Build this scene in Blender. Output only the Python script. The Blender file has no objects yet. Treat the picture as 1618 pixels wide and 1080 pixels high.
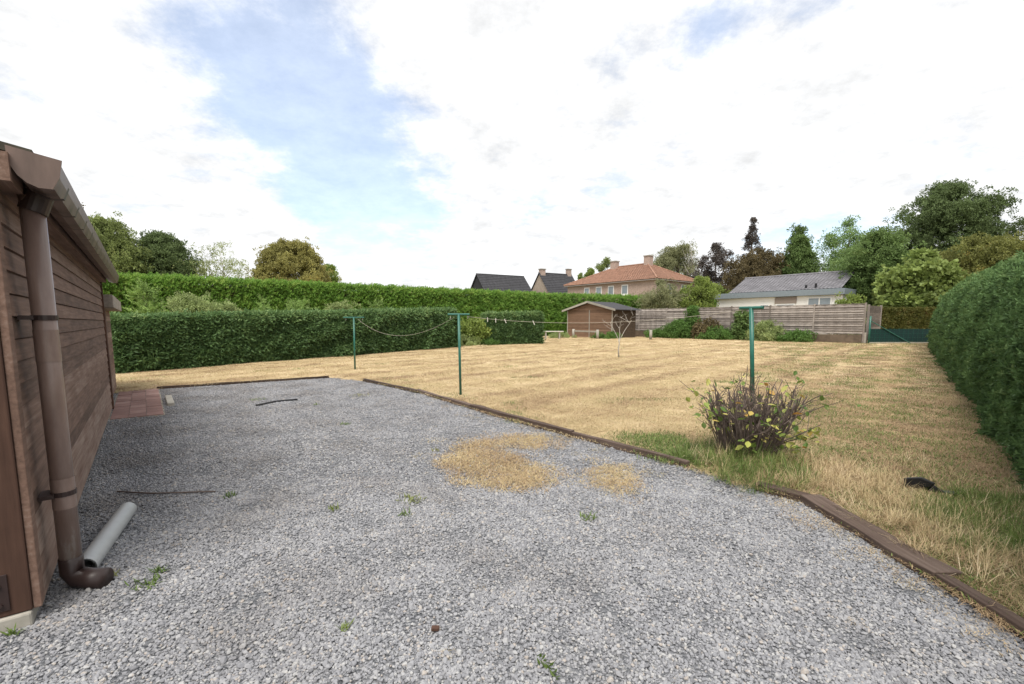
import bpy, bmesh, math, random
import numpy as np
from mathutils import Vector, Matrix, Euler
R = math.radians
scene = bpy.context.scene
col = scene.collection
rng = np.random.default_rng(7)
random.seed(7)

# ------------------------------------------------------------------ camera
H, F, PITCH = 1.4, 720.0, R(6.2)
HOR = 508.0                                   # horizon row of the photograph
PPY = HOR + F * math.tan(PITCH)
cam = bpy.data.cameras.new('camera')
cam_o = bpy.data.objects.new('camera', cam); col.objects.link(cam_o)
cam_o.location = (0, 0, H); cam_o.rotation_euler = (R(90) - PITCH, 0, 0)
cam.sensor_width = 36.0; cam.lens = F / 1618 * 36.0
cam.shift_y = (PPY - 540) / 1618
cam.clip_start = 0.05; cam.clip_end = 5000
scene.camera = cam_o
scene.render.resolution_x, scene.render.resolution_y = 1024, 684

def ray(px, py):
    a = (px - 809) / F; b = -(py - PPY) / F
    f = Vector((0, math.cos(PITCH), -math.sin(PITCH))); u = Vector((0, math.sin(PITCH), math.cos(PITCH)))
    return Vector((a, 0, 0)) + u * b + f
def at(px, py, z=0.0):                        # where a sight line meets height z
    d = ray(px, py); t = (z - H) / d.z
    return Vector((d.x * t, d.y * t, z))
def atd(px, py, y):                           # the sight line's point at distance y
    d = ray(px, py); t = y / d.y
    return Vector((d.x * t, y, H + d.z * t))

# ------------------------------------------------------------------ world, sun
SUN = Vector((-0.15, -0.95, 1.75)).normalized()
elev = math.asin(SUN.z); azim = math.atan2(SUN.x, SUN.y)
world = bpy.data.worlds.new('World'); scene.world = world; world.use_nodes = True
nt = world.node_tree; nt.nodes.clear()
def N(tree, t, **kw):
    n = tree.nodes.new(t)
    for k, v in kw.items(): setattr(n, k, v)
    return n
def math_n(tree, op, a, b=None, c=None, clamp=False):
    n = tree.nodes.new('ShaderNodeMath'); n.operation = op; n.use_clamp = clamp
    for i, v in enumerate((a, b, c)):
        if v is None: continue
        if isinstance(v, (int, float)): n.inputs[i].default_value = v
        else: tree.links.new(v, n.inputs[i])
    return n.outputs[0]
out = N(nt, 'ShaderNodeOutputWorld'); bg = N(nt, 'ShaderNodeBackground'); bg.inputs[1].default_value = 0.11
sky = N(nt, 'ShaderNodeTexSky'); sky.sky_type = 'NISHITA'; sky.sun_disc = False
sky.sun_elevation = elev; sky.sun_rotation = azim; sky.air_density = 1.0; sky.dust_density = 0.6; sky.ozone_density = 1.5
tc = N(nt, 'ShaderNodeTexCoord'); sep = N(nt, 'ShaderNodeSeparateXYZ'); nt.links.new(tc.outputs['Generated'], sep.inputs[0])
zz = math_n(nt, 'ADD', math_n(nt, 'MAXIMUM', sep.outputs[2], 0.0), 0.22)
cmb = N(nt, 'ShaderNodeCombineXYZ')
nt.links.new(math_n(nt, 'DIVIDE', sep.outputs[0], zz), cmb.inputs[0]); nt.links.new(math_n(nt, 'DIVIDE', sep.outputs[1], zz), cmb.inputs[1])
n1 = N(nt, 'ShaderNodeTexNoise'); n1.inputs['Scale'].default_value = 1.6; n1.inputs['Detail'].default_value = 9; n1.inputs['Roughness'].default_value = 0.58; n1.inputs['Distortion'].default_value = 0.35
n2 = N(nt, 'ShaderNodeTexNoise'); n2.inputs['Scale'].default_value = 5.0; n2.inputs['Detail'].default_value = 9; n2.inputs['Roughness'].default_value = 0.68
nt.links.new(cmb.outputs[0], n1.inputs[0]); nt.links.new(cmb.outputs[0], n2.inputs[0])
cover = math_n(nt, 'ADD', math_n(nt, 'MULTIPLY', n1.outputs[0], 1.5), math_n(nt, 'MULTIPLY', n2.outputs[0], 0.9))
# gaps in the cloud layer (directions of open blue)
HOLES = [(420, 80, .24, .40), (490, 190, .26, .42), (560, 270, .26, .42), (660, 345, .17, .36), (830, 315, .12, .28), (1120, 45, .10, .38), (960, 270, .09, .22),
         (1330, 385, .13, .30), (1200, 400, .10, .25), (520, 350, .12, .3), (-700, 200, .3, .35), (2300, -100, .3, .35), (800, -900, .35, .35)]
for (px, py, rad, wgt) in HOLES:
    d = ray(px, py).normalized()
    vm = N(nt, 'ShaderNodeVectorMath'); vm.operation = 'DISTANCE'; nt.links.new(tc.outputs['Generated'], vm.inputs[0]); vm.inputs[1].default_value = d
    mr = N(nt, 'ShaderNodeMapRange'); mr.interpolation_type = 'SMOOTHSTEP'; nt.links.new(vm.outputs['Value'], mr.inputs[0])
    mr.inputs[1].default_value = 0; mr.inputs[2].default_value = rad; mr.inputs[3].default_value = wgt; mr.inputs[4].default_value = 0
    cover = math_n(nt, 'SUBTRACT', cover, mr.outputs[0])
cm = N(nt, 'ShaderNodeMapRange'); cm.interpolation_type = 'SMOOTHSTEP'; nt.links.new(cover, cm.inputs[0])
cm.inputs[1].default_value = 0.64; cm.inputs[2].default_value = 1.1; cm.inputs[3].default_value = 0.42; cm.inputs[4].default_value = 1.0
shade = N(nt, 'ShaderNodeMapRange'); nt.links.new(n2.outputs[0], shade.inputs[0])
shade.inputs[1].default_value = 0.3; shade.inputs[2].default_value = 0.72; shade.inputs[3].default_value = 3.15; shade.inputs[4].default_value = 4.9
ccol = N(nt, 'ShaderNodeCombineXYZ')
nt.links.new(math_n(nt, 'MULTIPLY', shade.outputs[0], 0.985), ccol.inputs[0]); nt.links.new(math_n(nt, 'MULTIPLY', shade.outputs[0], 0.992), ccol.inputs[1]); nt.links.new(shade.outputs[0], ccol.inputs[2])
mix = N(nt, 'ShaderNodeMix'); mix.data_type = 'RGBA'
nt.links.new(cm.outputs[0], mix.inputs[0]); nt.links.new(sky.outputs[0], mix.inputs[6]); nt.links.new(ccol.outputs[0], mix.inputs[7])
nt.links.new(mix.outputs[2], bg.inputs[0]); nt.links.new(bg.outputs[0], out.inputs[0])

sl = bpy.data.lights.new('sun', 'SUN'); sl.energy = 1.9; sl.angle = R(35); sl.color = (1.0, 0.95, 0.87)
so = bpy.data.objects.new('sun', sl); col.objects.link(so); so.rotation_euler = SUN.to_track_quat('Z', 'Y').to_euler()
vs = scene.view_settings; vs.view_transform = 'Standard'; vs.look = 'None'; vs.exposure = 1.3; vs.gamma = 1.0; vs.use_curve_mapping = False

# ------------------------------------------------------------------ helpers
def tag(o, label=None, cat=None, group=None, kind=None):
    if label: o['label'] = label
    if cat: o['category'] = cat
    if group: o['group'] = group
    if kind: o['kind'] = kind
    return o
def empty(name, loc=(0, 0, 0), rz=0.0, **kw):
    o = bpy.data.objects.new(name, None); col.objects.link(o); o.location = loc; o.rotation_euler = (0, 0, rz); o.empty_display_size = .1
    return tag(o, **kw)
class MB:
    def __init__(s): s.v = []; s.f = []
    def add(s, vs, fs):
        b = len(s.v); s.v += [tuple(p) for p in vs]; s.f += [tuple(i + b for i in f) for f in fs]; return s
    def box(s, x0, x1, y0, y1, z0, z1, m=None):
        p = [Vector(q) for q in ((x0, y0, z0), (x1, y0, z0), (x1, y1, z0), (x0, y1, z0), (x0, y0, z1), (x1, y0, z1), (x1, y1, z1), (x0, y1, z1))]
        if m is not None: p = [m @ q for q in p]
        return s.add(p, [(0, 3, 2, 1), (4, 5, 6, 7), (0, 1, 5, 4), (1, 2, 6, 5), (2, 3, 7, 6), (3, 0, 4, 7)])
    def bar(s, a, b, w, h):                    # a board between two points, w wide, h high
        a = Vector(a); b = Vector(b); d = b - a; L = d.length
        m = Matrix.Translation(a) @ d.to_track_quat('X', 'Z').to_matrix().to_4x4()
        return s.box(0, L, -w / 2, w / 2, -h / 2, h / 2, m)
    def tube(s, pts, rad, n=8, cap=True):
        pts = [Vector(p) for p in pts]; b = len(s.v); ref = None
        for i, p in enumerate(pts):
            t = (pts[min(i + 1, len(pts) - 1)] - pts[max(i - 1, 0)]).normalized()
            if ref is None: ref = Vector((1, 0, 0)) if abs(t.x) < .8 else Vector((0, 1, 0))
            x = (ref - t * ref.dot(t)).normalized(); ref = x; y = t.cross(x)
            r = rad[i] if isinstance(rad, (list, tuple)) else rad
            for k in range(n):
                a = 2 * math.pi * k / n; s.v.append(tuple(p + (x * math.cos(a) + y * math.sin(a)) * r))
        for i in range(len(pts) - 1):
            for k in range(n):
                k2 = (k + 1) % n; s.f.append((b + i * n + k, b + i * n + k2, b + (i + 1) * n + k2, b + (i + 1) * n + k))
        if cap:
            s.f.append(tuple(b + k for k in reversed(range(n)))); s.f.append(tuple(b + (len(pts) - 1) * n + k for k in range(n)))
        return s
    def prism(s, poly, axis_vec):              # poly of 3D points, extruded along a vector
        n = len(poly); p = [Vector(q) for q in poly]; q = [a + Vector(axis_vec) for a in p]
        return s.add(p + q, [tuple(reversed(range(n))), tuple(range(n, 2 * n))] + [(i, (i + 1) % n, n + (i + 1) % n, n + i) for i in range(n)])
    def mesh(s, name):
        me = bpy.data.meshes.new(name); me.from_pydata(s.v, [], s.f); me.update(); return me
    def build(s, name, mat, parent=None, smooth=False, bevel=0.0, **kw):
        return link(name, s.mesh(name), mat, parent, smooth, bevel, **kw)
def link(name, me, mat, parent=None, smooth=False, bevel=0.0, **kw):
    if mat and not me.materials: me.materials.append(mat)
    if smooth: me.polygons.foreach_set('use_smooth', [True] * len(me.polygons))
    o = bpy.data.objects.new(name, me); col.objects.link(o); o.parent = parent
    if bevel:
        b = o.modifiers.new('bevel', 'BEVEL'); b.width = bevel; b.segments = 2; b.limit_method = 'ANGLE'
    return tag(o, **kw)
def sines(x, y, seed, scale=1.0, octs=4):      # smooth pseudo-noise in numpy, about -1..1
    r = np.random.default_rng(seed); s = 0; amp = 1; tot = 0; f = 1 / scale
    for o in range(octs):
        for k in range(3):
            a = r.uniform(0, 6.28); p = r.uniform(0, 6.28)
            s = s + amp * np.sin(f * r.uniform(.7, 1.4) * (np.cos(a) * x + np.sin(a) * y) * 6.28 + p) / 3
        tot += amp; amp *= .55; f *= 2.05
    return s / tot * 1.6
def inside(px, py, poly):
    c = np.zeros(px.shape, bool); j = len(poly) - 1
    for i in range(len(poly)):
        xi, yi = poly[i][0], poly[i][1]; xj, yj = poly[j][0], poly[j][1]
        c ^= ((yi > py) != (yj > py)) & (px < (xj - xi) * (py - yi) / ((yj - yi) or 1e-9) + xi); j = i
    return c

# ------------------------------------------------------------------ materials
def new_mat(name):
    m = bpy.data.materials.new(name); m.use_nodes = True; t = m.node_tree
    b = t.nodes['Principled BSDF']; b.inputs['Specular IOR Level'].default_value = 0.25
    return m, t, b
def noise(t, scale, detail=5, rough=.6, vec=None, stretch=None, coord='Object'):
    n = N(t, 'ShaderNodeTexNoise'); n.inputs['Scale'].default_value = scale; n.inputs['Detail'].default_value = detail; n.inputs['Roughness'].default_value = rough
    c = N(t, 'ShaderNodeTexCoord').outputs[coord] if vec is None else vec
    if stretch:
        mp = N(t, 'ShaderNodeMapping'); mp.inputs['Scale'].default_value = stretch; t.links.new(c, mp.inputs[0]); c = mp.outputs[0]
    t.links.new(c, n.inputs[0]); return n.outputs[0]
def ramp(t, fac, stops):
    r = N(t, 'ShaderNodeValToRGB'); e = r.color_ramp.elements
    while len(e) < len(stops): e.new(.5)
    for i, (p, c) in enumerate(stops): e[i].position = p; e[i].color = (*c, 1)
    t.links.new(fac, r.inputs[0]); return r.outputs[0]
def bump(t, b, h, dist, strength=.6):
    n = N(t, 'ShaderNodeBump'); n.inputs['Distance'].default_value = dist; n.inputs['Strength'].default_value = strength
    t.links.new(h, n.inputs['Height']); t.links.new(n.outputs[0], b.inputs['Normal'])
def sc(c, k): return tuple(min(1, x * k) for x in c)
def plain(name, c, rough=.7, var=.35, scale=6, bumpd=0.0, stretch=None, metal=0.0, spec=.25, rnd=0.0):
    m, t, b = new_mat(name)
    f = noise(t, scale, 6, .65, stretch=stretch)
    if rnd:
        oi = N(t, 'ShaderNodeObjectInfo'); f = math_n(t, 'ADD', f, math_n(t, 'MULTIPLY', math_n(t, 'SUBTRACT', oi.outputs['Random'], .5), rnd))
    t.links.new(ramp(t, f, [(.25, sc(c, 1 - var)), (.5, c), (.78, sc(c, 1 + var))]), b.inputs['Base Color'])
    b.inputs['Roughness'].default_value = rough; b.inputs['Metallic'].default_value = metal; b.inputs['Specular IOR Level'].default_value = spec
    if bumpd: bump(t, b, f, bumpd)
    return m
def wood(name, c, grain=(2, 40, 40), var=.45, rnd=.3, weather=None, bumpd=.004):
    m, t, b = new_mat(name)
    oi = N(t, 'ShaderNodeObjectInfo'); tcn = N(t, 'ShaderNodeTexCoord')
    ad = N(t, 'ShaderNodeVectorMath'); ad.operation = 'ADD'; t.links.new(tcn.outputs['Object'], ad.inputs[0])
    cb = N(t, 'ShaderNodeCombineXYZ')
    for i in range(3): t.links.new(math_n(t, 'MULTIPLY', oi.outputs['Random'], 17.0 + i * 9), cb.inputs[i])
    t.links.new(cb.outputs[0], ad.inputs[1])
    g = noise(t, 1.0, 6, .6, vec=ad.outputs[0], stretch=grain); p = noise(t, 2.2, 4, .6, vec=ad.outputs[0])
    f = math_n(t, 'ADD', math_n(t, 'MULTIPLY', g, .6), math_n(t, 'MULTIPLY', p, .4))
    f = math_n(t, 'ADD', f, math_n(t, 'MULTIPLY', math_n(t, 'SUBTRACT', oi.outputs['Random'], .5), rnd))
    w = weather or sc(c, 1 + var)
    t.links.new(ramp(t, f, [(.28, sc(c, 1 - var)), (.5, c), (.72, w)]), b.inputs['Base Color'])
    b.inputs['Roughness'].default_value = .8; bump(t, b, g, bumpd)
    return m
def leaf_mat(name, stops, transl=.35, rough=.55, randw=.45):
    m, t, b = new_mat(name)
    oi = N(t, 'ShaderNodeObjectInfo'); at_ = N(t, 'ShaderNodeAttribute'); at_.attribute_type = 'INSTANCER'; at_.attribute_name = 'tint'
    f = math_n(t, 'ADD', math_n(t, 'MULTIPLY', oi.outputs['Random'], randw), math_n(t, 'MULTIPLY', at_.outputs['Fac'], 1 - randw), clamp=True)
    c = ramp(t, f, stops); t.links.new(c, b.inputs['Base Color']); b.inputs['Roughness'].default_value = rough
    tr = N(t, 'ShaderNodeBsdfTranslucent'); t.links.new(c, tr.inputs[0]); mx = N(t, 'ShaderNodeMixShader'); mx.inputs[0].default_value = transl
    t.links.new(b.outputs[0], mx.inputs[1]); t.links.new(tr.outputs[0], mx.inputs[2]); t.links.new(mx.outputs[0], t.nodes['Material Output'].inputs[0])
    return m
def obj_leaf_mat(name, stops):                 # for single leaf objects
    m, t, b = new_mat(name); oi = N(t, 'ShaderNodeObjectInfo')
    c = ramp(t, oi.outputs['Random'], stops); t.links.new(c, b.inputs['Base Color']); b.inputs['Roughness'].default_value = .5
    tr = N(t, 'ShaderNodeBsdfTranslucent'); t.links.new(c, tr.inputs[0]); mx = N(t, 'ShaderNodeMixShader'); mx.inputs[0].default_value = .3
    t.links.new(b.outputs[0], mx.inputs[1]); t.links.new(tr.outputs[0], mx.inputs[2]); t.links.new(mx.outputs[0], t.nodes['Material Output'].inputs[0])
    return m

# ------------------------------------------------------------------ scattering of clumps (leaves, stones, blades)
def source(name, meshes):
    c = bpy.data.collections.new(name)
    for i, me in enumerate(meshes): c.objects.link(bpy.data.objects.new('%s_piece_%02d' % (name, i), me))
    g = bpy.data.node_groups.new('scatter_' + name, 'GeometryNodeTree')
    g.interface.new_socket('Geometry', in_out='INPUT', socket_type='NodeSocketGeometry'); g.interface.new_socket('Geometry', in_out='OUTPUT', socket_type='NodeSocketGeometry')
    gi = N(g, 'NodeGroupInput'); go = N(g, 'NodeGroupOutput'); ip = N(g, 'GeometryNodeInstanceOnPoints'); ci = N(g, 'GeometryNodeCollectionInfo')
    ci.inputs['Collection'].default_value = c; ci.inputs['Separate Children'].default_value = True; ci.inputs['Reset Children'].default_value = True
    def attr(nm, ty): n = N(g, 'GeometryNodeInputNamedAttribute'); n.data_type = ty; n.inputs[0].default_value = nm; return n.outputs[0]
    er = N(g, 'FunctionNodeEulerToRotation'); g.links.new(attr('rot', 'FLOAT_VECTOR'), er.inputs[0])
    g.links.new(gi.outputs[0], ip.inputs['Points']); g.links.new(ci.outputs[0], ip.inputs['Instance']); ip.inputs['Pick Instance'].default_value = True
    g.links.new(attr('idx', 'INT'), ip.inputs['Instance Index']); g.links.new(er.outputs[0], ip.inputs['Rotation']); g.links.new(attr('scl', 'FLOAT'), ip.inputs['Scale'])
    g.links.new(ip.outputs[0], go.inputs[0])
    return (g, len(meshes))
def scatter(name, src, pts, rot, scl, tint, mat=None, parent=None, **kw):
    n = len(pts); me = bpy.data.meshes.new(name); me.vertices.add(n); me.vertices.foreach_set('co', np.asarray(pts, np.float32).ravel())
    a = me.attributes.new('rot', 'FLOAT_VECTOR', 'POINT'); a.data.foreach_set('vector', np.asarray(rot, np.float32).ravel())
    a = me.attributes.new('scl', 'FLOAT', 'POINT'); a.data.foreach_set('value', np.asarray(scl, np.float32).ravel())
    a = me.attributes.new('tint', 'FLOAT', 'POINT'); a.data.foreach_set('value', np.clip(np.asarray(tint, np.float32), 0, 1).ravel())
    a = me.attributes.new('idx', 'INT', 'POINT'); a.data.foreach_set('value', rng.integers(0, src[1], n).astype(np.int32))
    if mat: me.materials.append(mat)
    o = bpy.data.objects.new(name, me); col.objects.link(o); o.parent = parent
    md = o.modifiers.new('scatter', 'NODES'); md.node_group = src[0]
    return tag(o, **kw)
def align(n):                                  # euler angles turning +Z to the directions n, random roll
    n = n / np.maximum(np.linalg.norm(n, axis=1, keepdims=True), 1e-6)
    e = np.zeros_like(n); e[:, 1] = np.arccos(np.clip(n[:, 2], -1, 1)); e[:, 2] = np.arctan2(n[:, 1], n[:, 0])
    return e
def piece(vs, fs, mat, name):
    me = bpy.data.meshes.new(name); me.from_pydata(vs, [], fs); me.materials.append(mat); me.update(); return me
def leaf_clump(mat, n, rad, ll, lw, seed, flat=0.0, name='leaf_clump'):
    r = np.random.default_rng(seed); V = []; Fc = []
    for i in range(n):
        d = r.normal(size=3); d /= np.linalg.norm(d); d[2] = abs(d[2]) * (1 - flat) + .15
        p = d * rad * r.uniform(.15, 1) ** .6
        t = d * .7 + r.normal(size=3) * .55; t[2] -= .25; t /= np.linalg.norm(t)
        s = np.cross(t, r.normal(size=3)); s /= np.linalg.norm(s); nn = np.cross(t, s)
        L = ll * r.uniform(.7, 1.25); W = lw * r.uniform(.7, 1.2); b = len(V)
        V += [tuple(p), tuple(p + t * L * .5 + s * W * .5 + nn * W * .18), tuple(p + t * L), tuple(p + t * L * .5 - s * W * .5 + nn * W * .18)]
        Fc += [(b, b + 1, b + 2), (b, b + 2, b + 3)]
    return piece(V, Fc, mat, name)
def spray(mat, L, seed, side=9, wid=.035, name='spray', fan=.42):
    r = np.random.default_rng(seed); V = []; Fc = []
    bend = r.normal(size=2) * .18
    ang0 = r.uniform(0, 3.14); flatv = np.array([math.cos(ang0), math.sin(ang0), 0])
    for i in range(side):
        t = (i + .5) / side; p = np.array([bend[0] * t * t * L, bend[1] * t * t * L, L * t * .85])
        for sgn in (-1, 1):
            d = flatv * sgn * r.uniform(.6, 1) + np.array([0, 0, r.uniform(.5, 1.0)]) + r.normal(size=3) * .22
            d /= np.linalg.norm(d); ln = L * fan * (1 - t * .65) * r.uniform(.7, 1.2)
            s = np.cross(d, r.normal(size=3)); s /= np.linalg.norm(s); b = len(V); w = wid * r.uniform(.7, 1.3)
            V += [tuple(p - s * w * .35), tuple(p + d * ln * .55 - s * w), tuple(p + d * ln), tuple(p + d * ln * .5 + s * w)]
            Fc += [(b, b + 1, b + 2), (b, b + 2, b + 3)]
    b = len(V); V += [(bend[0] * L * .7 - wid * .5, bend[1] * L * .7, L * .7), (bend[0] * L * .7 + wid * .5, bend[1] * L * .7, L * .7), (bend[0] * L, bend[1] * L, L)]; Fc.append((b, b + 1, b + 2))
    return piece(V, Fc, mat, name)
def blades(mat, n, rad, lo, hi, w, seed, tilt=(.2, .9), name='blades'):
    r = np.random.default_rng(seed); V = []; Fc = []
    for i in range(n):
        a = r.uniform(0, 6.28); q = rad * math.sqrt(r.uniform()); p = np.array([q * math.cos(a), q * math.sin(a), 0])
        h = r.uniform(0, 6.28); tl = r.uniform(*tilt); d = np.array([math.cos(h) * math.sin(tl), math.sin(h) * math.sin(tl), math.cos(tl)])
        L = r.uniform(lo, hi); s = np.array([-math.sin(h), math.cos(h), 0]) * w * r.uniform(.6, 1.2); b = len(V)
        m = p + d * L * .55; e = p + d * L; e[2] -= L * .22 * math.sin(tl)
        V += [tuple(p - s * .5), tuple(p + s * .5), tuple(m + s * .4), tuple(m - s * .4), tuple(e)]
        Fc += [(b, b + 1, b + 2, b + 3), (b + 3, b + 2, b + 4)]
    return piece(V, Fc, mat, name)

# ------------------------------------------------------------------ the plot's two directions
Ux, Uy = -0.627, 0.779                         # along the wooden shed's wall, away from the camera
U = Vector((Ux, Uy, 0)); V_ = Vector((Uy, -Ux, 0))
ANG_U = math.atan2(Uy, Ux)

# ------------------------------------------------------------------ ground, lawn, gravel
edge_px = [(1618, 1003), (1480, 912), (1385, 850), (1285, 790), (1195, 772), (1085, 737), (985, 708), (900, 690), (820, 668), (745, 645), (660, 620), (600, 606), (520, 596)]
edge = [at(*p) for p in edge_px]
back_l = at(248, 615)
gpoly = [Vector((edge[0].x + .05, -6, 0))] + edge + [back_l, back_l - V_ * .75 - U * .2, Vector((-9, 9.5, 0)), Vector((-9, -6, 0))]
gp2 = [(p.x, p.y) for p in gpoly]

def ground_mat():
    m, t, b = new_mat('far_ground_soil'); f = noise(t, .35, 6)
    t.links.new(ramp(t, f, [(.3, (.10, .10, .04)), (.5, (.17, .15, .07)), (.7, (.26, .20, .10))]), b.inputs['Base Color']); b.inputs['Roughness'].default_value = .95
    return m
g = MB(); g.add([(-1500, -300, -.14), (1500, -300, -.14), (1500, 3000, -.14), (-1500, 3000, -.14)], [(0, 1, 2, 3)])
g.build('ground', ground_mat(), kind='structure')

def lawn_mat():
    m, t, b = new_mat('dry_mown_grass')
    big = noise(t, .45, 5, .6); mid = noise(t, 3.5, 6, .7); fine = noise(t, 60, 4, .7)
    tcn = N(t, 'ShaderNodeTexCoord'); mp = N(t, 'ShaderNodeMapping'); mp.inputs['Rotation'].default_value = (0, 0, -math.atan2(.745, .667)); t.links.new(tcn.outputs['Object'], mp.inputs[0])
    st = noise(t, 1.0, 4, .6, vec=mp.outputs[0], stretch=(.10, 2.2, 1))
    f = math_n(t, 'ADD', math_n(t, 'ADD', math_n(t, 'MULTIPLY', big, .25), math_n(t, 'MULTIPLY', st, .38)), math_n(t, 'ADD', math_n(t, 'MULTIPLY', mid, .22), math_n(t, 'MULTIPLY', fine, .15)))
    t.links.new(ramp(t, f, [(.36, (.24, .19, .10)), (.46, (.40, .30, .17)), (.53, (.51, .40, .24)), (.62, (.62, .51, .33))]), b.inputs['Base Color'])
    b.inputs['Roughness'].default_value = .95; bump(t, b, math_n(t, 'ADD', mid, fine), .02, .7)
    return m
xs = np.arange(-26, 40.01, .3); ys = np.arange(-6, 60.01, .3)
gx, gy = np.meshgrid(xs, ys); ins = inside(gx, gy, gp2)
gz = .035 + .018 * sines(gx, gy, 3, 3.0) ; gz = np.where(ins, -.09, gz)
nv = gx.shape; idx = np.arange(gx.size).reshape(nv)
fc = np.stack([idx[:-1, :-1], idx[:-1, 1:], idx[1:, 1:], idx[1:, :-1]], -1).reshape(-1, 4)
me = bpy.data.meshes.new('lawn'); me.from_pydata(np.stack([gx, gy, gz], -1).reshape(-1, 3).tolist(), [], fc.tolist()); me.update()
LAWN = link('lawn', me, lawn_mat(), smooth=True, kind='structure')

def gravel_mat():
    m, t, b = new_mat('gravel_bed')
    v = N(t, 'ShaderNodeTexVoronoi'); v.inputs['Scale'].default_value = 70; v.inputs['Randomness'].default_value = 1
    tcn = N(t, 'ShaderNodeTexCoord'); t.links.new(tcn.outputs['Object'], v.inputs['Vector'])
    hs = N(t, 'ShaderNodeSeparateColor'); t.links.new(v.outputs['Color'], hs.inputs[0])
    c = ramp(t, hs.outputs[0], [(0, (.10, .105, .115)), (.45, (.17, .175, .19)), (.8, (.24, .245, .26)), (1, (.34, .34, .34))])
    t.links.new(c, b.inputs['Base Color']); b.inputs['Roughness'].default_value = .9
    bump(t, b, math_n(t, 'SUBTRACT', 1.0, v.outputs['Distance']), .02, 1.0)
    return m
me = bpy.data.meshes.new('gravel_yard'); bm = bmesh.new(); f = bm.faces.new([bm.verts.new(p) for p in gpoly]); bmesh.ops.triangulate(bm, faces=[f]); bm.to_mesh(me); bm.free()
link('gravel_yard', me, gravel_mat(), kind='structure')

def stone_mat():
    m, t, b = new_mat('crushed_stone'); oi = N(t, 'ShaderNodeObjectInfo'); va = N(t, 'ShaderNodeAttribute'); va.attribute_name = 'shade'
    fl = noise(t, 90, 3, .6); tn = N(t, 'ShaderNodeAttribute'); tn.attribute_type = 'INSTANCER'; tn.attribute_name = 'tint'
    f = math_n(t, 'FRACT', math_n(t, 'ADD', va.outputs['Fac'], oi.outputs['Random']))
    f = math_n(t, 'ADD', f, math_n(t, 'MULTIPLY', math_n(t, 'SUBTRACT', fl, .5), .22), clamp=True)
    c = ramp(t, f, [(0, (.17, .172, .185)), (.2, (.21, .213, .23)), (.45, (.248, .252, .27)), (.76, (.288, .29, .305)), (.93, (.37, .37, .37)), (.97, (.33, .29, .26)), (1, (.36, .345, .33))])
    mx = N(t, 'ShaderNodeMix'); mx.data_type = 'RGBA'; mx.blend_type = 'MULTIPLY'; mx.inputs[0].default_value = 1; t.links.new(c, mx.inputs[6])
    t.links.new(ramp(t, tn.outputs['Fac'], [(0, (.76, .73, .70)), (.5, (.97, .965, .96)), (1, (1.0, 1.0, 1.0))]), mx.inputs[7])
    t.links.new(mx.outputs[2], b.inputs['Base Color']); b.inputs['Roughness'].default_value = .85; return m
SM = stone_mat()
def pebble(seed, sub):
    r = random.Random(seed); bm = bmesh.new(); bmesh.ops.create_icosphere(bm, subdivisions=sub, radius=1)
    for k in range(7):                          # chop flats so that it reads as crushed stone
        n = Vector((r.gauss(0, 1), r.gauss(0, 1), r.gauss(0, 1))).normalized(); d = r.uniform(.55, .8)
        for v in bm.verts:
            q = v.co.dot(n)
            if q > d: v.co -= n * (q - d)
    k = r.uniform(.7, 1.0)
    vs_ = [(v.co.x * k, v.co.y, v.co.z * .66) for v in bm.verts]; fs_ = [tuple(v.index for v in f.verts) for f in bm.faces]; bm.free(); return np.array(vs_), fs_
PEB = {2: [pebble(i, 2) for i in range(9)], 1: [pebble(i, 1) for i in range(9)]}
def stone_cluster(seed, n, rad, size, sub):
    r = random.Random(seed); V = []; Fc = []; sh = []
    for i in range(n):
        v, f = r.choice(PEB[sub]); sz = size * math.exp(r.gauss(0, .28)); q = rad * math.sqrt(r.random()); a = r.uniform(0, 6.28)
        m = np.array(Euler((r.gauss(0, .35), r.gauss(0, .35), r.uniform(0, 6.28))).to_matrix()); b = len(V)
        w = (v * sz) @ m.T + np.array([q * math.cos(a), q * math.sin(a), sz * r.uniform(.0, .75)])
        V += w.tolist(); Fc += [tuple(k + b for k in g_) for g_ in f]; sh += [r.random()] * len(w)
    me = piece(V, Fc, SM, 'stones'); at_ = me.attributes.new('shade', 'FLOAT', 'POINT'); at_.data.foreach_set('value', sh); return me
def gravel_layer(name, lab, y0, y1, dens, src):
    k = int((y1 - y0) * 14.5 * dens); x = rng.uniform(-8.2, 6.3, k); y = rng.uniform(y0, y1, k)
    ok = inside(x, y, gp2) & (np.abs(x) < y * 1.35 + 1.6); x, y = x[ok], y[ok]; n = len(x)
    tint = .55 + .55 * sines(x, y, 21, 1.6) + .25 * (x + y * .2 + 1) / 3
    scatter(name, src, np.stack([x, y, np.full(n, .0)], -1), rng.uniform(0, 6.28, (n, 3)) * np.array([0, 0, 1]), rng.uniform(.9, 1.12, n), tint, label=lab, cat='gravel', kind='stuff')
gravel_layer('gravel', 'loose grey crushed stone covering the near part of the yard', .5, 4.0, 380, source('stones_near', [stone_cluster(i, 30, .078, .0068, 2) for i in range(12)]))
gravel_layer('gravel', 'grey crushed stone covering the far part of the yard up to the back board', 4.0, 12.4, 110, source('stones_far', [stone_cluster(50 + i, 44, .13, .0088, 1) for i in range(12)]))

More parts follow.
